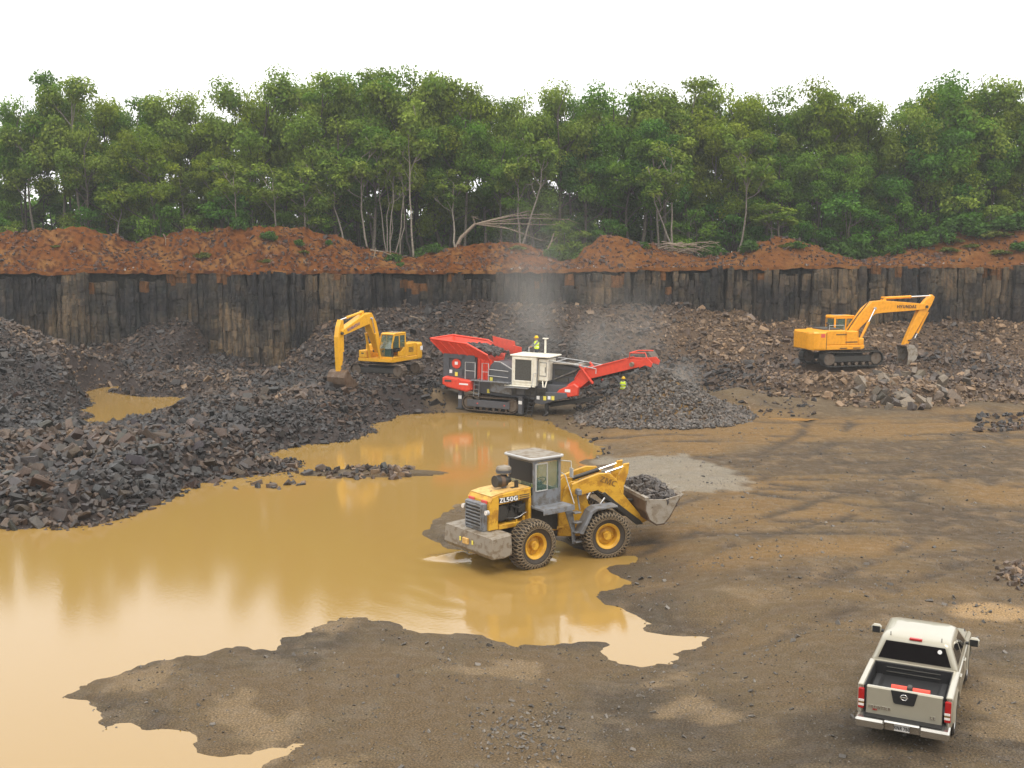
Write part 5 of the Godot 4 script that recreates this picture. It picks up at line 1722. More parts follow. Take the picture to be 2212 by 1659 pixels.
func crusher() -> void:
	var at := at_y(1150, 893, .12)
	# reference point x = 0 is the foot below the power unit's hopper-side end, on the machine's centre line
	at = Vector3(.4, .1, -70.95)
	var C := thing("jaw_crusher", "red and grey mobile jaw crusher on crawler tracks with a white power unit", "crusher", at, -24.0)
	C.rotation = Vector3(0, deg_to_rad(-24.0), 0)
	C.rotate_object_local(Vector3(0, 0, 1), deg_to_rad(-1.3))
	# crawler
	var T := Transform3D(Basis.IDENTITY, Vector3(-1.35, .02, 0))
	for sd: float in [-1.0, 1.0]:
		pass
	crawler(C, T, .85, 3.95, 2.5, .95, M.track)
	for sd: float in [-1.0, 1.0]:
		part("track_guard", bx(Vector3(-1.45, .5, sd * 1.5), Vector3(3.0, .46, .08), .02), M.grey, C)
		for k in 2: part("guard_reflector", bx(Vector3(-2.2 + k * 1.9, .5, sd * 1.545), Vector3(.1, .08, .012), .003), M.sticker_red, C)
	# chassis
	var b := B.new()
	b.prism(V2([-4.7, 1.55, -4.7, 2.0, 3.9, 2.0, 3.9, 1.5, 2.4, 1.0, -1.0, 1.0, -2.8, 1.15]), -1.05, 1.05, .03)
	var ch := part("chassis", b.mesh(), M.grey, C)
	for e: Array in [[-3.9, 2.25, 1.235], [-1.35, 2.1, 1.335], [-1.65, 1.28, 1.07], [2.35, 1.15, 1.27], [2.9, 1.2, 1.27]]:
		part("safety_label", bx(Vector3(e[0], e[1], e[2]), Vector3(.2, .26, .012), .002), M.sticker, ch)
	for e: Array in [[-4.3, 2.4, 1.235], [1.9, 1.15, 1.27], [2.65, 1.2, 1.272]]:
		part("safety_label", bx(Vector3(e[0], e[1], e[2]), Vector3(.2, .22, .012), .002), M.sticker_white, ch)
	# feed end: grey box with an opening, red feeder behind it
	b = B.new()
	b.prism(V2([-4.85, 1.5, -4.95, 3.55, -2.55, 3.55, -2.55, 1.7]), -1.1, 1.1, .03)
	var fb := part("feeder_box", b.mesh(), M.grey, C)
	for sd: float in [-1.0, 1.0]:
		b = B.new()
		b.box(Vector3(-4.65, 2.75, sd * 1.16), Vector3(.42, 1.6, .12)); b.box(Vector3(-3.05, 2.7, sd * 1.16), Vector3(.9, 1.65, .12))
		b.box(Vector3(-3.9, 3.4, sd * 1.16), Vector3(1.2, .3, .12)); b.box(Vector3(-3.9, 2.25, sd * 1.16), Vector3(1.2, .62, .12))
		part("window_frame", b.mesh(), M.grey, fb)
		part("red_motor", rod(Vector3(-3.95, 2.92, sd * 1.02), Vector3(-3.95, 2.92, sd * 1.16), .32, Transform3D(), 20), M.red, fb)
		part("motor_label", bx(Vector3(-3.95, 2.95, sd * 1.165), Vector3(.22, .2, .01), .002), M.sticker_white, fb)
	# tail wheel of the feeder
	part("tail_roller", rod(Vector3(-4.95, 1.75, -1.0), Vector3(-4.95, 1.75, 1.0), .32, Transform3D(), 20), M.track_dark, C)
	# red belt-drive cover on the flank
	var cv := part("side_cover", pr(V2([-4.75, 1.58, -4.75, 1.98, -4.55, 2.1, -2.6, 1.92, -2.55, 1.35, -3.0, 1.18, -4.4, 1.4]), 1.08, 1.62, .08), M.red, C)
	part("cover_recess", bx(Vector3(-4.3, 1.82, 1.615), Vector3(.5, .14, .05), .03), M.grille, cv)
	part("cover_stripe", bx(Vector3(-3.2, 1.68, 1.622), Vector3(.7, .1, .012), .003), M.sticker_white, cv)
	part("cover_strap", bx(Vector3(-3.55, 1.75, 1.62), Vector3(.12, .5, .04), .01), M.red, cv)
	# hopper with flared wings
	var hop := Node3D.new()
	hop.name = "hopper"
	C.add_child(hop)
	for sd: float in [-1.0, 1.0]:
		b = B.new()
		var lo := [Vector3(-4.85, 3.5, sd * 1.1), Vector3(-2.5, 3.45, sd * 1.1), Vector3(-1.55, 3.2, sd * 1.05)]
		var hi := [Vector3(-5.6, 4.5, sd * 1.6), Vector3(-3.0, 4.3, sd * 1.6), Vector3(-1.6, 3.62, sd * 1.4)]
		for k in 2:
			var n: Vector3 = (lo[k + 1] - lo[k]).cross(hi[k] - lo[k]).normalized() * .05 * sd
			b.loft([[lo[k], lo[k + 1], hi[k + 1], hi[k]], [lo[k] + n, lo[k + 1] + n, hi[k + 1] + n, hi[k] + n]])
		part("hopper_wing", b.mesh(), M.red, hop)
		part("wing_rim", pipe([hi[0], hi[1], hi[2]], .07), M.red, hop)
		for k in 5:
			var t := k / 4.0
			var l2: Vector3 = lo[0].lerp(lo[1], t)
			var h2: Vector3 = hi[0].lerp(hi[1], t)
			part("wing_rib", pipe([l2 + Vector3(0, 0, sd * .05), h2 + Vector3(0, -.1, sd * .03)], .05), M.red, hop)
	b = B.new()
	b.loft([[Vector3(-4.85, 3.5, -1.1), Vector3(-4.85, 3.5, 1.1), Vector3(-5.6, 4.5, 1.6), Vector3(-5.6, 4.5, -1.6)], [Vector3(-4.9, 3.5, -1.1), Vector3(-4.9, 3.5, 1.1), Vector3(-5.65, 4.5, 1.6), Vector3(-5.65, 4.5, -1.6)]])
	part("hopper_tail", b.mesh(), M.red, hop)
	part("tail_rim", pipe([Vector3(-5.62, 4.5, -1.6), Vector3(-5.62, 4.5, 1.6)], .07), M.red, hop)
	# raised red plates round the jaw mouth
	part("jaw_guard", pr(V2([-2.4, 3.5, -2.6, 4.6, -1.0, 4.35, -.85, 3.5]), -1.5, -1.42, .01), M.red, C)
	part("jaw_guard", pr(V2([-1.0, 3.4, -1.0, 4.1, -.4, 4.0, -.4, 3.3]), -1.3, -1.2, .01), M.red, C)
	part("jaw_box", pr(V2([-2.5, 1.6, -2.5, 3.4, -1.5, 3.3, -1.4, 1.6]), -1.0, 1.02, .02), M.red, C)
	for k in 3: part("jaw_rib", bx(Vector3(-2.3 + k * .32, 2.6, 1.06), Vector3(.07, 1.4, .1), .01), M.red, C)
	var jaw := part("jaw_housing", pr(V2([-1.5, 1.25, -1.55, 2.5, -1.45, 3.0, -1.2, 3.22, -.75, 3.2, .15, 2.75, .15, 1.25]), -1.18, 1.3, .03), M.grey, C)
	part("housing_rim", pipe([Vector3(-1.2, 3.25, 1.26), Vector3(-.75, 3.23, 1.26), Vector3(.12, 2.8, 1.26)], .03), M.rail, jaw)
	part("access_door", bx(Vector3(-.75, 1.75, 1.31), Vector3(.55, .6, .02), .01), M.grey_light, jaw)
	part("housing_lower", pr(V2([-1.4, 1.3, -1.4, 2.0, .1, 2.0, .1, 1.2]), 1.28, 1.36, .02), M.grey_light, jaw)
	part("flywheel_guard", rod(Vector3(-.9, 2.6, -1.2), Vector3(-.9, 2.6, -1.35), .6, Transform3D(), 24), M.grey, jaw)
	# walkways and rails on the flank
	for e: Array in [[-3.15, -2.45], [-1.95, -1.5]]:
		var o := part("guard_rail", pipe([Vector3(e[0], 2.0, 1.45), Vector3(e[0], 3.1, 1.45), Vector3(e[1], 3.1, 1.45), Vector3(e[1], 2.0, 1.45)], .03), M.rail, C)
		part("mid_rail", pipe([Vector3(e[0], 2.55, 1.45), Vector3(e[1], 2.55, 1.45)], .022), M.rail, o)
	part("flank_walkway", bx(Vector3(-1.3, 1.98, 1.55), Vector3(2.7, .05, .5), .01), M.grey_light, C)
	for y: float in [2.35, 2.75]:
		part("hand_rail", pipe([Vector3(-1.5, y, 1.5), Vector3(-.1, y - .05, 1.5)], .025), M.rail, C)
	ladder(C, Vector3(-2.45, .95, 1.62), Vector3(-2.4, 2.15, 1.6), Vector3(.36, 0, 0), 4, M.grey_light)
	# white power unit
	var pu := part("power_unit", bx(Vector3(.92, 2.78, .55), Vector3(1.72, 1.86, 1.6), .06), M.white, C)
	part("radiator_grille", bx(Vector3(.88, 2.84, 1.36), Vector3(1.12, 1.34, .03), .02), M.grille, pu)
	b = B.new()
	for y: float in [2.13, 3.55]: b.box(Vector3(.88, y, 1.37), Vector3(1.3, .1, .06))
	for x: float in [.27, 1.49]: b.box(Vector3(x, 2.84, 1.37), Vector3(.1, 1.5, .06))
	part("grille_frame", b.mesh(), M.white, pu)
	part("grille_sill", bx(Vector3(.7, 1.83, 1.45), Vector3(2.0, .07, .35), .01), M.white, pu)
	part("unit_roof", bx(Vector3(1.3, 3.74, .35), Vector3(2.7, .09, 2.1), .03), M.white, pu)
	part("cabinet", bx(Vector3(2.15, 2.9, .5), Vector3(.68, 1.4, 1.35), .05), M.white, pu)
	part("cabinet_door", bx(Vector3(2.5, 2.95, .55), Vector3(.02, 1.0, .7), .01), M.white, pu)
	part("cabinet_door", bx(Vector3(2.15, 2.95, 1.19), Vector3(.42, .8, .02), .01), M.white, pu)
	part("door_seam", bx(Vector3(2.15, 2.95, 1.184), Vector3(.48, .88, .01), .002), M.grey_light, pu)
	part("door_handle", pipe([Vector3(2.32, 2.75, 1.22), Vector3(2.32, 3.1, 1.22)], .018), M.black, pu)
	part("hinge_post", rod(Vector3(1.8, 1.9, 1.28), Vector3(1.8, 3.5, 1.28), .035), M.grey_light, pu)
	var mast := part("exhaust_mast", rod(Vector3(1.75, 3.7, -.1), Vector3(1.75, 4.75, -.1), .07), M.white, C)
	part("mast_head", bx(Vector3(1.75, 4.78, -.1), Vector3(.36, .07, .2), .02), M.white, mast)
	part("unit_deck", bx(Vector3(1.2, 1.5, .6), Vector3(2.4, .5, 1.3), .02), M.engine, C)
	part("fuel_tank", bx(Vector3(.7, 1.45, 1.28), Vector3(.55, .42, .1), .03), M.grey, C)
	# side platform and ladder
	part("side_platform", bx(Vector3(.6, 1.74, 1.72), Vector3(1.6, .05, .4), .01), M.grey_light, C)
	ladder(C, Vector3(1.3, .02, 1.75), Vector3(1.62, 1.95, 1.72), Vector3(.42, 0, .1), 8, M.black)
	part("tie_rail", pipe([Vector3(1.66, 1.9, 1.8), Vector3(1.7, 2.7, 1.6), Vector3(1.78, 2.7, 1.4)], .025), M.rail, C)
	part("hose_loop", pipe([Vector3(2.15, 2.2, 1.2), Vector3(2.25, 1.85, 1.36), Vector3(2.4, 1.85, 1.36), Vector3(2.42, 2.2, 1.2)], .05), M.white, C)
	# rear chassis end
	part("rear_chassis", pr(V2([1.6, .78, 1.75, 1.52, 3.75, 1.58, 3.85, 1.28, 2.75, .95, 2.2, .72]), -1.25, 1.25, .03), M.grey, C)
	part("belly_conveyor", pr(V2([2.2, .7, 5.3, 1.3, 5.35, 1.12, 2.5, .52]), -.6, .6, .02), M.track_dark, C)
	for e: Array in [[.78, 1.35], [-3.55, 1.2]]:
		var leg := part("jack_leg", bx(Vector3(e[0], .62, e[1]), Vector3(.3, 1.15, .3), .03), M.grey, C)
		part("jack_foot", bx(Vector3(e[0], .05, e[1]), Vector3(.5, .08, .5), .02), M.track_dark, leg)
		part("jack_label", bx(Vector3(e[0], .78, e[1] + .155), Vector3(.24, .22, .01), .002), M.sticker_white, leg)
	part("rear_strut", bx(Vector3(2.35, .4, .9), Vector3(.22, .8, .22), .02), M.track_dark, C)
	# screens and walkway behind the power unit
	part("rear_hood", pr(V2([2.5, 1.7, 2.5, 3.35, 4.3, 3.1, 4.6, 2.7, 3.2, 1.7]), -1.0, .5, .03), M.grey, C)
	b = B.new()
	b.box(Vector3(3.35, 2.75, .53), Vector3(1.3, .4, .05)); b.box(Vector3(3.2, 2.3, .55), Vector3(.9, .3, .05))
	part("rear_panel", b.mesh(), M.grille, C)
	for k in 5:
		part("frame_brace", pipe([Vector3(2.5 + k * .2, 2.2 + k * .1, .62), Vector3(4.1 + k * .1, 2.9 + k * .08, .62)], .035), M.steel_dusty if k % 2 else M.grey, C)
	for z: float in [-1.0, 1.0]:
		part("top_rail", pipe([Vector3(2.3, 3.52, z), Vector3(3.8, 3.42, z), Vector3(5.6, 3.2, z), Vector3(5.6, 2.9, z)], .035), M.rail, C)
	for k in 3: part("cross_rail", pipe([Vector3(2.9 + k * 1.2, 3.47 - k * .1, -1.0), Vector3(2.9 + k * 1.2, 3.47 - k * .1, 1.0)], .03), M.rail, C)
	part("walk_grating", bx(Vector3(3.6, 3.33, .4), Vector3(1.9, .04, 1.0), .01, Transform3D()), M.steel_dusty, C)
	# main conveyor
	var cn := Node3D.new()
	cn.name = "conveyor"
	C.add_child(cn)
	cn.transform = Transform3D(Basis.from_scale(Vector3(.87, 1, 1)), Vector3(.39, 0, 0))
	for sd: float in [-1.0, 1.0]:
		part("side_board", pr(V2([3.05, 1.6, 4.35, 2.4, 4.7, 2.95, 8.1, 3.88, 9.15, 3.9, 9.2, 3.5, 5.6, 2.56, 4.75, 1.9, 3.7, 1.5]), sd * .78 - .04, sd * .78 + .04, .015), M.red, cn)
		part("board_flange", pr(V2([4.35, 2.4, 4.7, 2.95, 8.1, 3.88, 8.1, 3.94, 4.66, 3.01, 4.3, 2.44]), sd * .78 - .09, sd * .78 + .09, .01), M.red, cn)
		part("support_arm", pipe([Vector3(4.7, 3.35, sd * .95), Vector3(5.75, 2.25, sd * .88)], .09), M.red, cn)
		part("head_motor", rod(Vector3(8.6, 3.62, sd * .82), Vector3(8.6, 3.62, sd * 1.1), .14), M.steel_dusty, cn)
		part("head_plate", pr(V2([9.1, 3.4, 9.1, 3.9, 9.75, 4.0, 10.05, 3.75, 9.95, 3.5, 9.5, 3.6]), sd * .8 - .03, sd * .8 + .03, .01), M.red, cn)
	part("side_cowl", pr(V2([3.1, 1.55, 3.3, 1.75, 4.4, 2.2, 4.75, 2.0, 4.7, 1.45, 3.7, 1.25]), .82, 1.15, .05), M.red, cn)
	part("cowl_label", bx(Vector3(3.95, 1.72, 1.156), Vector3(.42, .18, .01), .002), M.sticker_white, cn)
	part("belt", pr(V2([3.0, 1.6, 5.0, 2.55, 9.1, 3.55, 9.3, 3.65, 9.35, 3.52, 9.25, 3.44, 5.1, 2.38, 3.1, 1.45]), -.66, .66, .01), M.rubber, cn)
	part("head_drum", rod(Vector3(9.2, 3.5, -.74), Vector3(9.2, 3.5, .74), .24, Transform3D(), 20), M.track_dark, cn)
	for k in 8:
		var t := k / 8.0
		part("return_roller", rod(Vector3(lerpf(4.8, 8.6, t), lerpf(2.25, 3.2, t), -.7), Vector3(lerpf(4.8, 8.6, t), lerpf(2.25, 3.2, t), .7), .07), M.track_dark, cn)
	var hoop := part("head_hoop", pipe([Vector3(8.35, 3.8, .85), Vector3(8.4, 4.3, .85), Vector3(9.5, 4.35, .85), Vector3(9.7, 3.95, .85)], .045), M.red, cn)
	part("hoop_bar", pipe([Vector3(8.4, 4.3, .85), Vector3(8.4, 4.3, -.85), Vector3(9.5, 4.35, -.85)], .045), M.red, hoop)
	part("cross_bar", pipe([Vector3(5.0, 3.15, -.95), Vector3(5.0, 3.15, .95)], .06), M.red, cn)
	# stone in the hopper and on the belt
	rng.seed = 808
	var fill := []
	var G := C.transform
	for k in 420:
		var p: Vector3
		var s := rng.randf_range(.12, .26)
		if k < 150:
			p = Vector3(rng.randf_range(3.6, 9.1), 0, rng.randf_range(-.45, .45))
			p.y = (2.55 + (p.x - 5.0) * .244 if p.x > 5.0 else 1.6 + (p.x - 3.0) * .475) + .16 - absf(p.z) * .25
		elif k < 190:
			var t := rng.randf()
			p = Vector3(9.35 + t * .35, 3.5 - t * t * .75, rng.randf_range(-.4, .4))
			s *= .8
		else:
			p = Vector3(rng.randf_range(-5.0, -1.2), 0, rng.randf_range(-1.1, 1.1))
			p.y = 3.85 + .3 * sin((p.x + 5.2) * .8) - absf(p.z) * .2
			s *= 1.5
		if k < 190: p.x = .39 + .87 * p.x
		fill.append([G * Transform3D(rand_basis(1.0).scaled_local(Vector3(s * 1.2, s * .8, s)), p), Color(.075, .07, .07) * rng.randf_range(.7, 1.5), rng.randi() % rocks.size(), 0.0])
	scatter("crusher_feed", "dark stone filling the crusher's hopper and riding its belt", "stone", fill)
	# dust that hangs over the jaw and the head of the belt
	var puffs := []
	for k in 12:
		var t := k / 11.0
		puffs.append([lerpf(1.8, -3.5, t) + rng.randfn() * 1.2, lerpf(3.6, 10.0, t) + rng.randfn() * .6, lerpf(-1.4, -8.0, t) + rng.randfn() * 1.2, lerpf(2.4, 7.0, t) * rng.randf_range(.8, 1.2), lerpf(.026, .003, pow(t, .7))])
	for k in 7:
		var t := k / 6.0
		puffs.append([lerpf(3.0, 7.0, t) + rng.randfn() * .5, lerpf(3.8, 5.4, t) + rng.randfn() * .3, lerpf(-1.4, -4.5, t), lerpf(2.0, 5.0, t), lerpf(.04, .008, t)])
	for k in 5:
		var t := k / 4.0
		puffs.append([lerpf(8.9, 10.9, t) + rng.randfn() * .3, lerpf(3.1, 2.4, t) + rng.randfn() * .4, rng.randfn() * .5 - .4, lerpf(1.2, 3.0, t), lerpf(.11, .04, t)])
	puffs.append_array([[-1.5, 6.5, -5.0, 6.0, .005], [3.5, 6.0, -6.0, 6.5, .005], [-3.5, 8.0, -8.0, 7.5, .0035], [1.0, 9.0, -9.0, 8.0, .003], [6.0, 5.0, -4.0, 5.5, .006], [-2.5, 11.5, -12.0, 8.0, .0025]])
	for e: Array in puffs:
		for shell in 3:
			var f := FogVolume.new()
			f.name = numbered("dust")
			f.shape = RenderingServer.FOG_VOLUME_SHAPE_ELLIPSOID
			f.size = Vector3(e[3] * .9, e[3] * 1.5, e[3] * .9) * [1.0, .72, .44][shell]
			var fmx := FogMaterial.new()
			fmx.density = e[4] * .62
			fmx.albedo = Color(.88, .86, .83)
			f.material = fmx
			f.position = G * Vector3(e[0], e[1], e[2])
			f.rotation_degrees = Vector3(rng.randf_range(-35, 15), rng.randf_range(0, 180), rng.randf_range(-35, 35))
			tag(f, "pale dust drifting up from the working crusher", "dust", "dust over the crusher", "stuff")
			add_child(f, true)

# ---------------------------------------------------------------- the pickup
func truck() -> void:
	var at := Vector3(8.68, 0, -22.7)
	at.y = ground(at.x, at.z)
	var T := thing("pickup_truck", "champagne white double-cab pickup with an open black bed parked on the mud", "pickup", at, 90.0 - 26.5)
	T.scale = Vector3.ONE * .955
	var I := Transform3D()
	# side panels with wheel arches
	for s: float in [-1.0, 1.0]:
		var arch := func(cx: float) -> Array:
			var o := []
			for k in 11:
				var t := PI - PI * k / 10.0
				o.append(Vector2(cx + cos(t) * .47, .46 + maxf(sin(t) * .47, .0)))
			return o
		var low := [Vector2(-2.52, .5)]
		low.append_array(arch.call(-1.55))
		low.append_array([Vector2(-1.0, .42), Vector2(1.15, .42)])
		low.append_array(arch.call(1.66))
		low.append_array([Vector2(2.45, .5), Vector2(2.5, .85), Vector2(2.3, 1.0), Vector2(1.2, 1.1), Vector2(-1.0, 1.14), Vector2(-2.55, 1.14), Vector2(-2.58, .8)])
		var z0 := minf(s * .80, s * .915)
		var z1 := maxf(s * .80, s * .915)
		var p := part("body_side", pr(low, z0, z1, .045), M.champagne, T)
		part("door_seam", bx(Vector3(-.95, .8, s * .916), Vector3(.012, .6, .004), .0), M.bed, p)
		part("door_seam", bx(Vector3(.12, .8, s * .916), Vector3(.012, .6, .004), .0), M.bed, p)
		part("door_seam", bx(Vector3(1.1, .8, s * .916), Vector3(.012, .6, .004), .0), M.bed, p)
		for x: float in [-.72, .32]:
			part("door_handle", bx(Vector3(x, .98, s * .925), Vector3(.2, .04, .04), .015), M.champagne, p)
		part("bed_rail", bx(Vector3(-1.78, 1.135, s * .852), Vector3(1.57, .05, .12), .022), M.champagne, T)
		for wx: float in [-1.55, 1.66]:
			# flared arches
			var b := B.new()
			for k in 14:
				var t0 := PI * k / 14.0
				var t1 := PI * (k + 1) / 14.0
				var r0 := .47
				var r1 := .56
				var o := [Vector3(wx + cos(t0) * r0, .46 + sin(t0) * r0, s * .945), Vector3(wx + cos(t1) * r0, .46 + sin(t1) * r0, s * .945), Vector3(wx + cos(t1) * r1, .46 + sin(t1) * r1, s * .912), Vector3(wx + cos(t0) * r1, .46 + sin(t0) * r1, s * .912)]
				b.quad_out(o[0], o[1], o[2], o[3], Vector3(0, 0, s))
				b.quad_out(o[0], o[1], o[1] - Vector3(0, 0, s * .08), o[0] - Vector3(0, 0, s * .08), Vector3(0, -1, 0))
			part("wheel_flare", b.mesh(), M.champagne, T)
			var w := Node3D.new()
			w.name = "wheel"
			T.add_child(w, true)
			w.position = Vector3(wx, .37, s * .79)
			if s < 0: w.rotation.y = PI
			b = B.new()
			b.lathe(Vector3.ZERO, V2([.2, -.12, .33, -.125, .37, -.09, .375, .0, .37, .09, .33, .125, .24, .12]), 28)
			part("tyre", b.mesh(), M.rubber, w)
			b = B.new()
			b.lathe(Vector3.ZERO, V2([.0, .09, .06, .09, .07, .06, .2, .06, .24, .115, .26, .11]), 24)
			for k in 6:
				var t := TAU * k / 6.0
				b.box(Vector3(cos(t) * .14, sin(t) * .14, .085), Vector3(.2, .045, .03), .01, Basis(Vector3(0, 0, 1), t))
			part("rim", b.mesh(), M.rail, w)
	part("underbody", bx(Vector3(-.1, .55, 0), Vector3(4.7, .3, 1.5), .03), M.bed, T)
	part("wheel_well", bx(Vector3(-1.55, .72, 0), Vector3(1.0, .3, 1.58), .03), M.bed, T)
	part("cab_floor", bx(Vector3(.6, .85, 0), Vector3(3.1, .5, 1.6), .03), M.bed, T)
	# bonnet
	var b := B.new()
	b.prism(V2([1.0, .7, 1.0, 1.13, 1.3, 1.16, 2.1, 1.1, 2.4, 1.0, 2.5, .8, 2.5, .5, 1.4, .5]), -.82, .82, .06)
	part("bonnet", b.mesh(), M.champagne, T)
	part("front_bumper", bx(Vector3(2.5, .55, 0), Vector3(.16, .3, 1.7), .06), M.champagne, T)
	# cab
	var ring := func(y: float, x0: float, x1: float, z: float, r: float) -> Array:
		var o := []
		for c: Array in [[x1, z, 0.0], [x0, z, 90.0], [x0, -z, 180.0], [x1, -z, 270.0]]:
			for k in 4:
				var t := deg_to_rad(c[2] + k * 30.0)
				var cx: float = c[0] - r if absf(c[0] - x1) < .001 else c[0] + r
				var cz: float = c[1] - r * signf(c[1])
				o.append(Vector3(cx + cos(t) * r, y, cz + sin(t) * r))
		return o
	b = B.new()
	var rings := [ring.call(.62, -1.0, 1.2, .905, .06), ring.call(1.02, -1.0, 1.2, .905, .07), ring.call(1.14, -1.0, 1.22, .885, .08), ring.call(1.2, -.99, 1.17, .865, .09), ring.call(1.58, -.9, .68, .73, .12), ring.call(1.66, -.86, .52, .7, .14), ring.call(1.71, -.77, .42, .63, .16), ring.call(1.735, -.55, .25, .45, .2), ring.call(1.745, -.4, .1, .3, .15)]
	# smooth shell
	var nr := rings.size()
	var m := 16
	var nrm := []
	for k in nr:
		var row := []
		for j in m:
			var u: Vector3 = rings[k][(j + 1) % m] - rings[k][(j + m - 1) % m]
			var v: Vector3 = rings[mini(k + 1, nr - 1)][j] - rings[maxi(k - 1, 0)][j]
			var n := v.cross(u).normalized()
			var outw: Vector3 = rings[k][j] - Vector3(.1, 1.2, 0)
			if n.dot(outw) < 0: n = -n
			row.append(n)
		nrm.append(row)
	for k in nr - 1:
		for j in m:
			var j2 := (j + 1) % m
			b.tri_s(rings[k][j], rings[k + 1][j2], rings[k][j2], nrm[k][j], nrm[k + 1][j2], nrm[k][j2])
			b.tri_s(rings[k][j], rings[k + 1][j], rings[k + 1][j2], nrm[k][j], nrm[k + 1][j], nrm[k + 1][j2])
	for j in range(1, m - 1): b.tri_out(rings[nr - 1][0], rings[nr - 1][j], rings[nr - 1][j + 1], Vector3.UP)
	var cab := part("cab", b.mesh(), M.champagne, T)
	# glass, a few millimetres proud of the shell
	var rw := quadpane(Vector3(-.998, 1.215, -.74), Vector3(-.998, 1.215, .74), Vector3(-.909, 1.59, .6), Vector3(-.909, 1.59, -.6), -.012)
	part("rear_window", rw, M.glass_dark, cab)
	part("window_sticker", rod(Vector3(-.93, 1.5, .5), Vector3(-.95, 1.505, .5), .045, I, 16), M.sticker_white, cab)
	part("brake_light", bx(Vector3(-.85, 1.675, 0), Vector3(.08, .045, .26), .008), M.lamp_red, cab)
	for s: float in [-1.0, 1.0]:
		for e: Array in [[-.78, -.02, -.72, -.02], [.06, .95, .06, .55]]:
			var q := quadpane(Vector3(e[0], 1.215, s * .864), Vector3(e[1], 1.215, s * .864), Vector3(e[3], 1.565, s * .735), Vector3(e[2], 1.565, s * .735), .012 * -s)
			part("side_window", q, M.glass_dark, cab)
		var mr := part("wing_mirror", bx(Vector3(.95, 1.2, s * 1.06), Vector3(.16, .2, .22), .05), M.champagne, T)
		part("mirror_glass", bx(Vector3(.868, 1.2, s * 1.06), Vector3(.01, .15, .17), .003), M.bed, mr)
		part("mirror_arm", bx(Vector3(.97, 1.15, s * .93), Vector3(.1, .05, .1), .02), M.bed, mr)
		part("roof_aerial", rod(Vector3(-.82, 1.68, s * .52), Vector3(-.83, 1.77, s * .52), .008), M.bed, cab)
	part("windscreen", quadpane(Vector3(1.175, 1.22, .76), Vector3(1.175, 1.22, -.76), Vector3(.69, 1.585, -.62), Vector3(.69, 1.585, .62), -.012), M.glass_dark, cab)
	part("cab_back", bx(Vector3(-1.0, .98, 0), Vector3(.04, .36, 1.66), .01), M.champagne, cab)
	# bed
	var bed := part("bed_liner", bx(Vector3(-1.76, .74, 0), Vector3(1.5, .05, 1.56), .01), M.bed, T)
	part("bed_front", bx(Vector3(-1.04, .96, 0), Vector3(.04, .36, 1.6), .01), M.bed, bed)
	for s: float in [-1.0, 1.0]:
		part("bed_wall", bx(Vector3(-1.76, .93, s * .785), Vector3(1.5, .4, .03), .01), M.bed, bed)
		part("inner_arch", bx(Vector3(-1.6, .84, s * .66), Vector3(.85, .2, .22), .07), M.bed, bed)
	for k in 9: part("bed_rib", bx(Vector3(-1.76, .772, -.56 + k * .14), Vector3(1.4, .015, .05), .005), M.bed, bed)
	for k in 2: part("tie_bar", bx(Vector3(-1.07, .95 + k * .1, 0), Vector3(.02, .02, 1.1), .005), M.grille, bed)
	# tailgate
	var tg := part("tailgate", pr(V2([-2.58, .56, -2.58, 1.12, -2.55, 1.145, -2.5, 1.145, -2.5, .56]), -.735, .735, .012), M.champagne, T)
	part("gate_seam", bx(Vector3(-2.572, .86, .742), Vector3(.02, .56, .01), .0), M.bed, tg)
	part("gate_seam", bx(Vector3(-2.572, .86, -.742), Vector3(.02, .56, .01), .0), M.bed, tg)
	var turn := Transform3D(Basis(Vector3.UP, -PI / 2), Vector3(-2.586, 0, 0))
	part("handle_panel", pr(V2([-.26, 1.135, .26, 1.135, .2, .88, .16, .86, -.16, .86, -.2, .88]), -.006, .006, .003, turn), M.bed, tg)
	b = B.new()
	for k in 24:
		var t0 := TAU * k / 24.0
		var t1 := TAU * (k + 1) / 24.0
		b.tube([Vector3(-2.6, 1.02 + sin(t0) * .055, cos(t0) * .065), Vector3(-2.6, 1.02 + sin(t1) * .055, cos(t1) * .065)], .011, -1.0, 5)
	b.box(Vector3(-2.603, 1.02, 0), Vector3(.014, .026, .16), .004)
	part("emblem", b.mesh(), M.chrome, tg)
	lettering(tg, "FRONTIER", .06, Transform3D(Basis(Vector3.UP, -PI / 2), Vector3(-2.588, .72, -.47)), M.chrome, 1.1)
	lettering(tg, "4x4", .035, Transform3D(Basis(Vector3.UP, -PI / 2), Vector3(-2.588, .665, -.56)), M.lamp_red, 1.1)
	lettering(tg, "LE", .06, Transform3D(Basis(Vector3.UP, -PI / 2), Vector3(-2.588, .69, .56)), M.chrome, 1.2)
	for s: float in [-1.0, 1.0]:
		var tl := part("tail_light", bx(Vector3(-2.56, .86, s * .835), Vector3(.07, .44, .12), .03), M.lamp_red, T)
		part("lens_clear", bx(Vector3(-2.595, .82, s * .83), Vector3(.012, .05, .11), .004), M.lamp_clear, tl)
		part("lens_clear", bx(Vector3(-2.595, .73, s * .83), Vector3(.012, .05, .11), .004), M.lamp_clear, tl)
		part("lens_amber", bx(Vector3(-2.594, .775, s * .83), Vector3(.01, .04, .11), .004), M.letter_faded, tl)
	# bumper
	var bm := part("rear_bumper", pr(V2([-2.82, .36, -2.84, .5, -2.8, .545, -2.5, .56, -2.5, .36]), -.9, -.34, .03), M.chrome_soft, T)
	part("bumper_end", pr(V2([-2.82, .36, -2.84, .5, -2.8, .545, -2.5, .56, -2.5, .36]), .34, .9, .03), M.chrome_soft, bm)
	part("bumper_middle", pr(V2([-2.72, .34, -2.74, .5, -2.82, .53, -2.8, .56, -2.5, .57, -2.5, .34]), -.34, .34, .01), M.chrome_soft, bm)
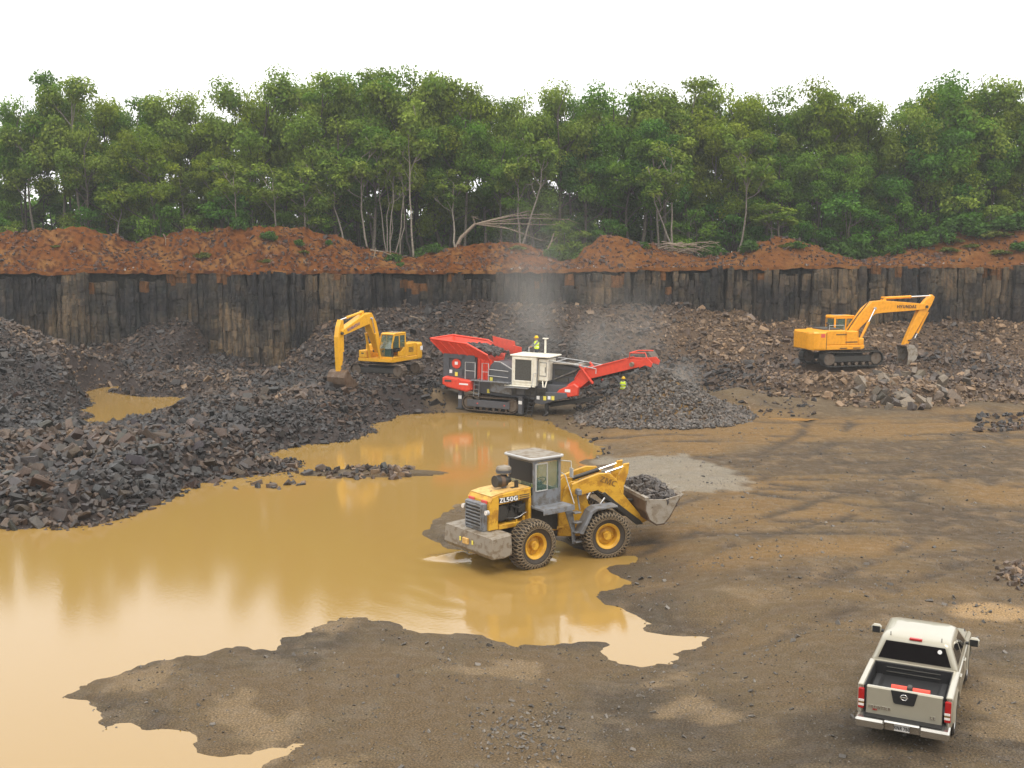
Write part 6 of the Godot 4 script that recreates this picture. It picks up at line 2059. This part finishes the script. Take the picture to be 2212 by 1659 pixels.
	part("step_pad", bx(Vector3(-2.66, .568, 0), Vector3(.2, .012, 1.5), .004), M.bed, bm)
	var pl := part("number_plate", bx(Vector3(-2.75, .43, 0), Vector3(.012, .14, .3), .004), M.plate, bm)
	lettering(pl, "XNR 750", .07, Transform3D(Basis(Vector3.UP, -PI / 2), Vector3(-2.759, .43, 0)), M.letter_dark, .82)
	# the red tool in the bed
	var G := T.transform
	var r := thing("floor_jack", "red steel jack lying in the black pickup bed", "jack", G * Vector3(-2.2, .77, .08), 90.0 - 26.5)
	part("jack_base", bx(Vector3(0, .09, 0), Vector3(.24, .18, .6), .02), M.grille, r)
	part("jack_barrel", rod(Vector3(0, .25, -.36), Vector3(0, .25, -.06), .075, I, 16), M.red, r)
	part("jack_barrel", rod(Vector3(0, .25, .04), Vector3(0, .25, .36), .07, I, 16), M.red, r)
	part("jack_clamp", bx(Vector3(0, .25, -.02), Vector3(.16, .2, .09), .02), M.grille, r)

# ---------------------------------------------------------------- people
func blend(p: Vector3, bones: Array, k: float) -> float:
	var d := 1e9
	for b: Array in bones:
		var a: Vector3 = b[0]
		var e: Vector3 = b[1] - a
		var t := clampf((p - a).dot(e) / maxf(e.length_squared(), 1e-9), 0, 1)
		var q := (p - a - e * t).length() - lerpf(b[2], b[3], t)
		var h := clampf(.5 + .5 * (d - q) / k, 0, 1)
		d = lerpf(d, q, h) - k * h * (1.0 - h)
	return d

func nets(bd: B, bones: Array, cell: float, k: float, tint: Callable) -> void:
	var lo := Vector3.ONE * 1e9
	var hi := -lo
	for b: Array in bones:
		for j in 2:
			var r := Vector3.ONE * (maxf(b[2], b[3]) + cell * 2.0)
			lo = lo.min(b[j] - r)
			hi = hi.max(b[j] + r)
	var n := Vector3i((hi - lo) / cell) + Vector3i.ONE * 2
	var f := PackedFloat32Array()
	f.resize(n.x * n.y * n.z)
	for z in n.z:
		for y in n.y:
			for x in n.x:
				f[(z * n.y + y) * n.x + x] = blend(lo + Vector3(x, y, z) * cell, bones, k)
	var at := {}
	var nr := {}
	var corner := [Vector3i(0, 0, 0), Vector3i(1, 0, 0), Vector3i(0, 1, 0), Vector3i(1, 1, 0), Vector3i(0, 0, 1), Vector3i(1, 0, 1), Vector3i(0, 1, 1), Vector3i(1, 1, 1)]
	var edges := [[0, 1], [2, 3], [4, 5], [6, 7], [0, 2], [1, 3], [4, 6], [5, 7], [0, 4], [1, 5], [2, 6], [3, 7]]
	for z in n.z - 1:
		for y in n.y - 1:
			for x in n.x - 1:
				var i0 := (z * n.y + y) * n.x + x
				var any := 0
				var vals := []
				for c: Vector3i in corner:
					var val := f[i0 + (c.z * n.y + c.y) * n.x + c.x]
					vals.append(val)
					if val < 0: any += 1
				if any == 0 or any == 8: continue
				var s := Vector3.ZERO
				var m := 0
				for e: Array in edges:
					var a: float = vals[e[0]]
					var b: float = vals[e[1]]
					if (a < 0) != (b < 0):
						s += Vector3(corner[e[0]]).lerp(Vector3(corner[e[1]]), a / (a - b))
						m += 1
				var p := lo + (Vector3(x, y, z) + s / m) * cell
				at[i0] = p
				var g := cell * .5
				nr[i0] = Vector3(blend(p + Vector3(g, 0, 0), bones, k) - blend(p - Vector3(g, 0, 0), bones, k), blend(p + Vector3(0, g, 0), bones, k) - blend(p - Vector3(0, g, 0), bones, k), blend(p + Vector3(0, 0, g), bones, k) - blend(p - Vector3(0, 0, g), bones, k)).normalized()
	var sx := 1
	var sy := n.x
	var sz := n.x * n.y
	for i0: int in at:
		var v0 := f[i0]
		for ax in 3:
			var st: int = [sx, sy, sz][ax]
			var u: int = [sy, sz, sx][ax]
			var w: int = [sz, sx, sy][ax]
			if i0 + st >= f.size(): continue
			if (v0 < 0) == (f[i0 + st] < 0): continue
			var q := [i0, i0 - u, i0 - u - w, i0 - w]
			if not (at.has(q[1]) and at.has(q[2]) and at.has(q[3])): continue
			if v0 >= 0: q.reverse()
			for t: Array in [[0, 1, 2], [0, 2, 3]]:
				var pp := []
				for j: int in t: pp.append(q[j])
				var a: Vector3 = at[pp[0]]
				var b: Vector3 = at[pp[1]]
				var d: Vector3 = at[pp[2]]
				var outw: Vector3 = nr[pp[0]] + nr[pp[1]] + nr[pp[2]]
				bd.col = tint.call((a + b + d) / 3.0)
				if (b - a).cross(d - a).dot(outw) >= 0: bd.tri_s(a, b, d, nr[pp[0]], nr[pp[1]], nr[pp[2]])
				else: bd.tri_s(a, d, b, nr[pp[0]], nr[pp[2]], nr[pp[1]])

# faces +x; J holds joints
func person(label: String, at: Vector3, turn: float, J: Dictionary, group: String) -> void:
	var o := thing("person", label, "person", at, turn, group)
	var skin := Color(.36, .19, .115)
	var shirt := Color(.2, .2, .2)
	var jeans := Color(.035, .04, .06)
	var boot := Color(.03, .022, .016)
	var bd := B.new()
	bd.colored = true
	var hip: Vector3 = J.hip
	var chest: Vector3 = J.chest
	var neck: Vector3 = J.neck
	var head: Vector3 = J.head
	var sides := [[-1.0, "l"], [1.0, "r"]]
	var bones := [[hip + Vector3(0, 0, -.07), hip + Vector3(0, 0, .07), .125, .125], [hip, chest, .135, .15], [chest + Vector3(0, .04, -.1), chest + Vector3(0, .04, .1), .12, .12], [chest + Vector3(0, .14, -.14), chest + Vector3(0, .14, .14), .065, .065], [chest + Vector3(0, .12, 0), neck + Vector3(0, .06, 0), .075, .055]]
	var limbs := []
	for e: Array in sides:
		var sh: Vector3 = chest + Vector3(0, .14, e[0] * .18)
		var el: Vector3 = J["elbow_" + e[1]]
		var wr: Vector3 = J["wrist_" + e[1]]
		var kn: Vector3 = J["knee_" + e[1]]
		var an: Vector3 = J["ankle_" + e[1]]
		bones.append([sh, el, .06, .046])
		bones.append([el, wr, .045, .032])
		bones.append([hip + Vector3(0, -.03, e[0] * .095), kn, .09, .062])
		bones.append([kn, an, .06, .043])
		bones.append([an + Vector3(-.04, -.045, 0), an + Vector3(.17, -.06, 0), .045, .036])
	var waist := hip.y + .02
	var seated: bool = J.has("seated")
	nets(bd, bones, .034, .05, func(p: Vector3) -> Color:
		for e: Array in sides:
			var an: Vector3 = J["ankle_" + e[1]]
			if p.distance_to(an + Vector3(.05, -.04, 0)) < .15 and p.y < an.y + .04: return boot
		if seated:
			for e: Array in sides:
				var kn: Vector3 = J["knee_" + e[1]]
				if p.x > hip.x + .1 and p.y < hip.y + .14 and absf(p.z) < .22 and p.y < kn.y + .12: return jeans
		return jeans if p.y < waist else shirt)
	# head with nose, ears and jaw on its own finer grid
	var face := [[head + Vector3(-.015, .03, 0), head + Vector3(.015, .0, 0), .098, .09], [head + Vector3(.03, -.06, 0), head + Vector3(.045, -.09, 0), .062, .045], [head + Vector3(.095, .01, 0), head + Vector3(.112, -.025, 0), .012, .018], [head + Vector3(.085, -.065, -.02), head + Vector3(.085, -.065, .02), .014, .014], [neck + Vector3(0, -.02, 0), head + Vector3(-.01, -.06, 0), .055, .055]]
	for s: float in [-1.0, 1.0]:
		face.append([head + Vector3(-.005, .015, s * .095), head + Vector3(-.01, -.025, s * .095), .018, .012])
		face.append([head + Vector3(.075, .03, s * .035), head + Vector3(.078, .03, s * .035), .02, .02])
	nets(bd, face, .014, .02, func(p: Vector3) -> Color:
		for s: float in [-1.0, 1.0]:
			if p.distance_to(head + Vector3(.098, .022, s * .034)) < .014: return Color(.03, .02, .015)
		return skin)
	# hands: palm, four fingers of unequal length and a thumb from the palm's side
	for e: Array in sides:
		var wr: Vector3 = J["wrist_" + e[1]]
		var el: Vector3 = J["elbow_" + e[1]]
		var d := (wr - el).normalized()
		var side := d.cross(Vector3.UP if absf(d.y) < .8 else Vector3(1, 0, 0)).normalized()
		var curl := side.cross(d).normalized() * (1.0 if J.get("palm", -1.0) > 0 else -1.0)
		var hand := [[wr - d * .03, wr + d * .03, .03, .032], [wr + d * .03 - side * .022, wr + d * .08 - side * .026, .018, .014], [wr + d * .03 + side * .022, wr + d * .08 + side * .026, .018, .014], [wr + d * .02, wr + d * .085, .022, .016]]
		var ln := [.06, .07, .065, .05]
		for k in 4:
			var root := wr + d * .085 + side * (-.03 + .02 * k)
			var mid: Vector3 = root + (d + curl * .35).normalized() * ln[k] * .55
			var tip: Vector3 = mid + (d * .6 + curl * .9).normalized() * ln[k] * .5
			hand.append([root, mid, .0095, .009])
			hand.append([mid, tip, .009, .0075])
		var tr := wr + d * .035 - side * .028
		var tm := tr + (d * .7 - side * .75).normalized() * .04
		hand.append([tr, tm, .012, .011])
		hand.append([tm, tm + (d * .95 - side * .15 + curl * .3).normalized() * .032, .0105, .008])
		nets(bd, hand, .0075, .006, func(_p): return skin)
	var bm := mat(Color(1, 1, 1), .8)
	bm.vertex_color_use_as_albedo = true
	part("body", bd.mesh(), bm, o)
	# high-visibility waistcoat
	var vb := B.new()
	vb.colored = true
	var vest := [[hip + Vector3(0, .1, -.07), hip + Vector3(0, .1, .07), .142, .142], [hip + Vector3(0, .1, 0), chest, .15, .168], [chest + Vector3(0, .04, -.1), chest + Vector3(0, .04, .1), .138, .138], [chest + Vector3(0, .145, -.12), chest + Vector3(0, .145, .12), .075, .075]]
	nets(vb, vest, .03, .04, func(p: Vector3) -> Color:
		var t := (p.y - hip.y)
		if absf(t - .17) < .025 or absf(t - .36) < .02: return Color(.6, .62, .55)
		return Color(.6, .78, .012))
	var vm := mat(Color(1, 1, 1), .6)
	vm.vertex_color_use_as_albedo = true
	part("waistcoat", vb.mesh(), vm, o)
	# helmet
	var hb := B.new()
	hb.lathe(head + Vector3(-.01, .035, 0), V2([.135, .0, .137, .012, .118, .02, .118, .06, .105, .1, .075, .13, .035, .145, .0, .148]), 20, Vector3.UP, Vector3(1.06, 1, .95))
	hb.box(head + Vector3(.115, .042, 0), Vector3(.09, .014, .15), .006)
	hb.box(head + Vector3(-.01, .172, 0), Vector3(.17, .02, .03), .008)
	part("helmet", hb.mesh(), M.helmet, o)

func people() -> void:
	var stand := {"hip": Vector3(0, .93, 0), "chest": Vector3(0, 1.28, 0), "neck": Vector3(.0, 1.49, 0), "head": Vector3(.02, 1.63, 0), "elbow_l": Vector3(.03, 1.14, -.27), "wrist_l": Vector3(.14, .92, -.24), "elbow_r": Vector3(.0, 1.14, .28), "wrist_r": Vector3(.12, .93, .26), "knee_l": Vector3(.03, .5, -.12), "ankle_l": Vector3(-.02, .1, -.13), "knee_r": Vector3(.03, .5, .12), "ankle_r": Vector3(.0, .1, .14)}
	var g := at_z(1346, 860, -71.8)
	g.y = ground(g.x, g.z)
	person("worker in yellow helmet and waistcoat standing beside the crushed stone heap", g, 60.0, stand, "quarry workers")
	var reach := stand.duplicate()
	reach.elbow_l = Vector3(.2, 1.22, -.2)
	reach.wrist_l = Vector3(.42, 1.12, -.15)
	reach.elbow_r = Vector3(.2, 1.2, .24)
	reach.wrist_r = Vector3(.4, 1.08, .18)
	var C: Node3D = get_node("jaw_crusher")
	var deck := part("work_deck", bx(Vector3(1.2, 3.02, -.9), Vector3(3.0, .06, 1.2), .01), M.steel_dusty, C)
	part("deck_post", rod(Vector3(.2, 1.9, -1.3), Vector3(.2, 3.0, -1.3), .05), M.grey, deck)
	part("deck_post", rod(Vector3(2.4, 1.9, -1.3), Vector3(2.4, 3.0, -1.3), .05), M.grey, deck)
	part("deck_rail", pipe([Vector3(.45, 3.05, -.5), Vector3(.45, 4.12, -.5), Vector3(.45, 4.12, -1.4), Vector3(.45, 3.05, -1.4)], .03), M.rail, deck)
	person("worker in yellow helmet and waistcoat leaning on a rail of the crusher's deck", C.transform * Vector3(.9, 3.06, -.75), 200.0, reach, "quarry workers")
	var sit := {"seated": true, "hip": Vector3(0, .1, 0), "chest": Vector3(-.06, .45, 0), "neck": Vector3(-.06, .66, 0), "head": Vector3(-.03, .8, 0), "elbow_l": Vector3(.12, .3, -.26), "wrist_l": Vector3(.34, .33, -.16), "elbow_r": Vector3(.12, .3, .26), "wrist_r": Vector3(.34, .33, .16), "knee_l": Vector3(.42, .12, -.14), "ankle_l": Vector3(.5, -.28, -.14), "knee_r": Vector3(.42, .12, .14), "ankle_r": Vector3(.5, -.28, .14)}
	var L: Node3D = get_node("wheel_loader")
	person("driver in yellow waistcoat sitting at the wheel of the loader", L.transform * Vector3(-.86, 2.36, 0), 37.0, sit, "quarry workers")

func machines() -> void:
	loader()
	excavators()
	crusher()
	truck()
	people()

func _ready() -> void:
	rng.seed = 11
	fn = noise(0.02, 3, 61)
	fm = noise(0.1, 3, 62)
	ff = noise(0.35, 3, 63)
	# camera
	var cam := Camera3D.new()
	cam.name = "camera"
	add_child(cam)
	cam.position = EYE
	cam.rotation_degrees.x = -PITCH
	cam.fov = rad_to_deg(2.0 * atan(829.5 / LENS))
	cam.near = 0.1
	cam.far = 1500.0
	cam.current = true
	# overcast sky
	var env := Environment.new()
	var sky := Sky.new()
	var sm := ProceduralSkyMaterial.new()
	sm.sky_top_color = Color(1.0, 1.0, 1.0)
	sm.sky_horizon_color = Color(.9, .9, .89)
	sm.sky_curve = .35
	sm.ground_bottom_color = Color(.3, .27, .22)
	sm.ground_horizon_color = Color(.5, .48, .44)
	sm.sun_angle_max = 0.0
	sky.sky_material = sm
	env.background_mode = Environment.BG_SKY
	env.sky = sky
	env.tonemap_mode = Environment.TONE_MAPPER_LINEAR
	env.tonemap_exposure = 2.05
	env.sdfgi_enabled = true
	env.ssao_enabled = true
	env.ssil_enabled = true
	env.fog_enabled = true
	env.fog_density = .00045
	env.fog_light_color = Color(.93, .94, .95)
	env.volumetric_fog_enabled = true
	env.volumetric_fog_density = 0.0
	var we := WorldEnvironment.new()
	we.name = "world_environment"
	we.environment = env
	add_child(we)
	# the sun behind cloud
	var sun := DirectionalLight3D.new()
	sun.name = "sun"
	sun.rotation_degrees = Vector3(-62, 25, 0)
	sun.light_energy = .4
	sun.light_angular_distance = 30.0
	sun.light_color = Color(1.0, .97, .92)
	sun.shadow_enabled = true
	add_child(sun)
	materials()
	land()
	pit_floor()
	ponds()
	rock_shapes()
	rock_face()
	soil_bank()
	stones()
	forest()
	machines()
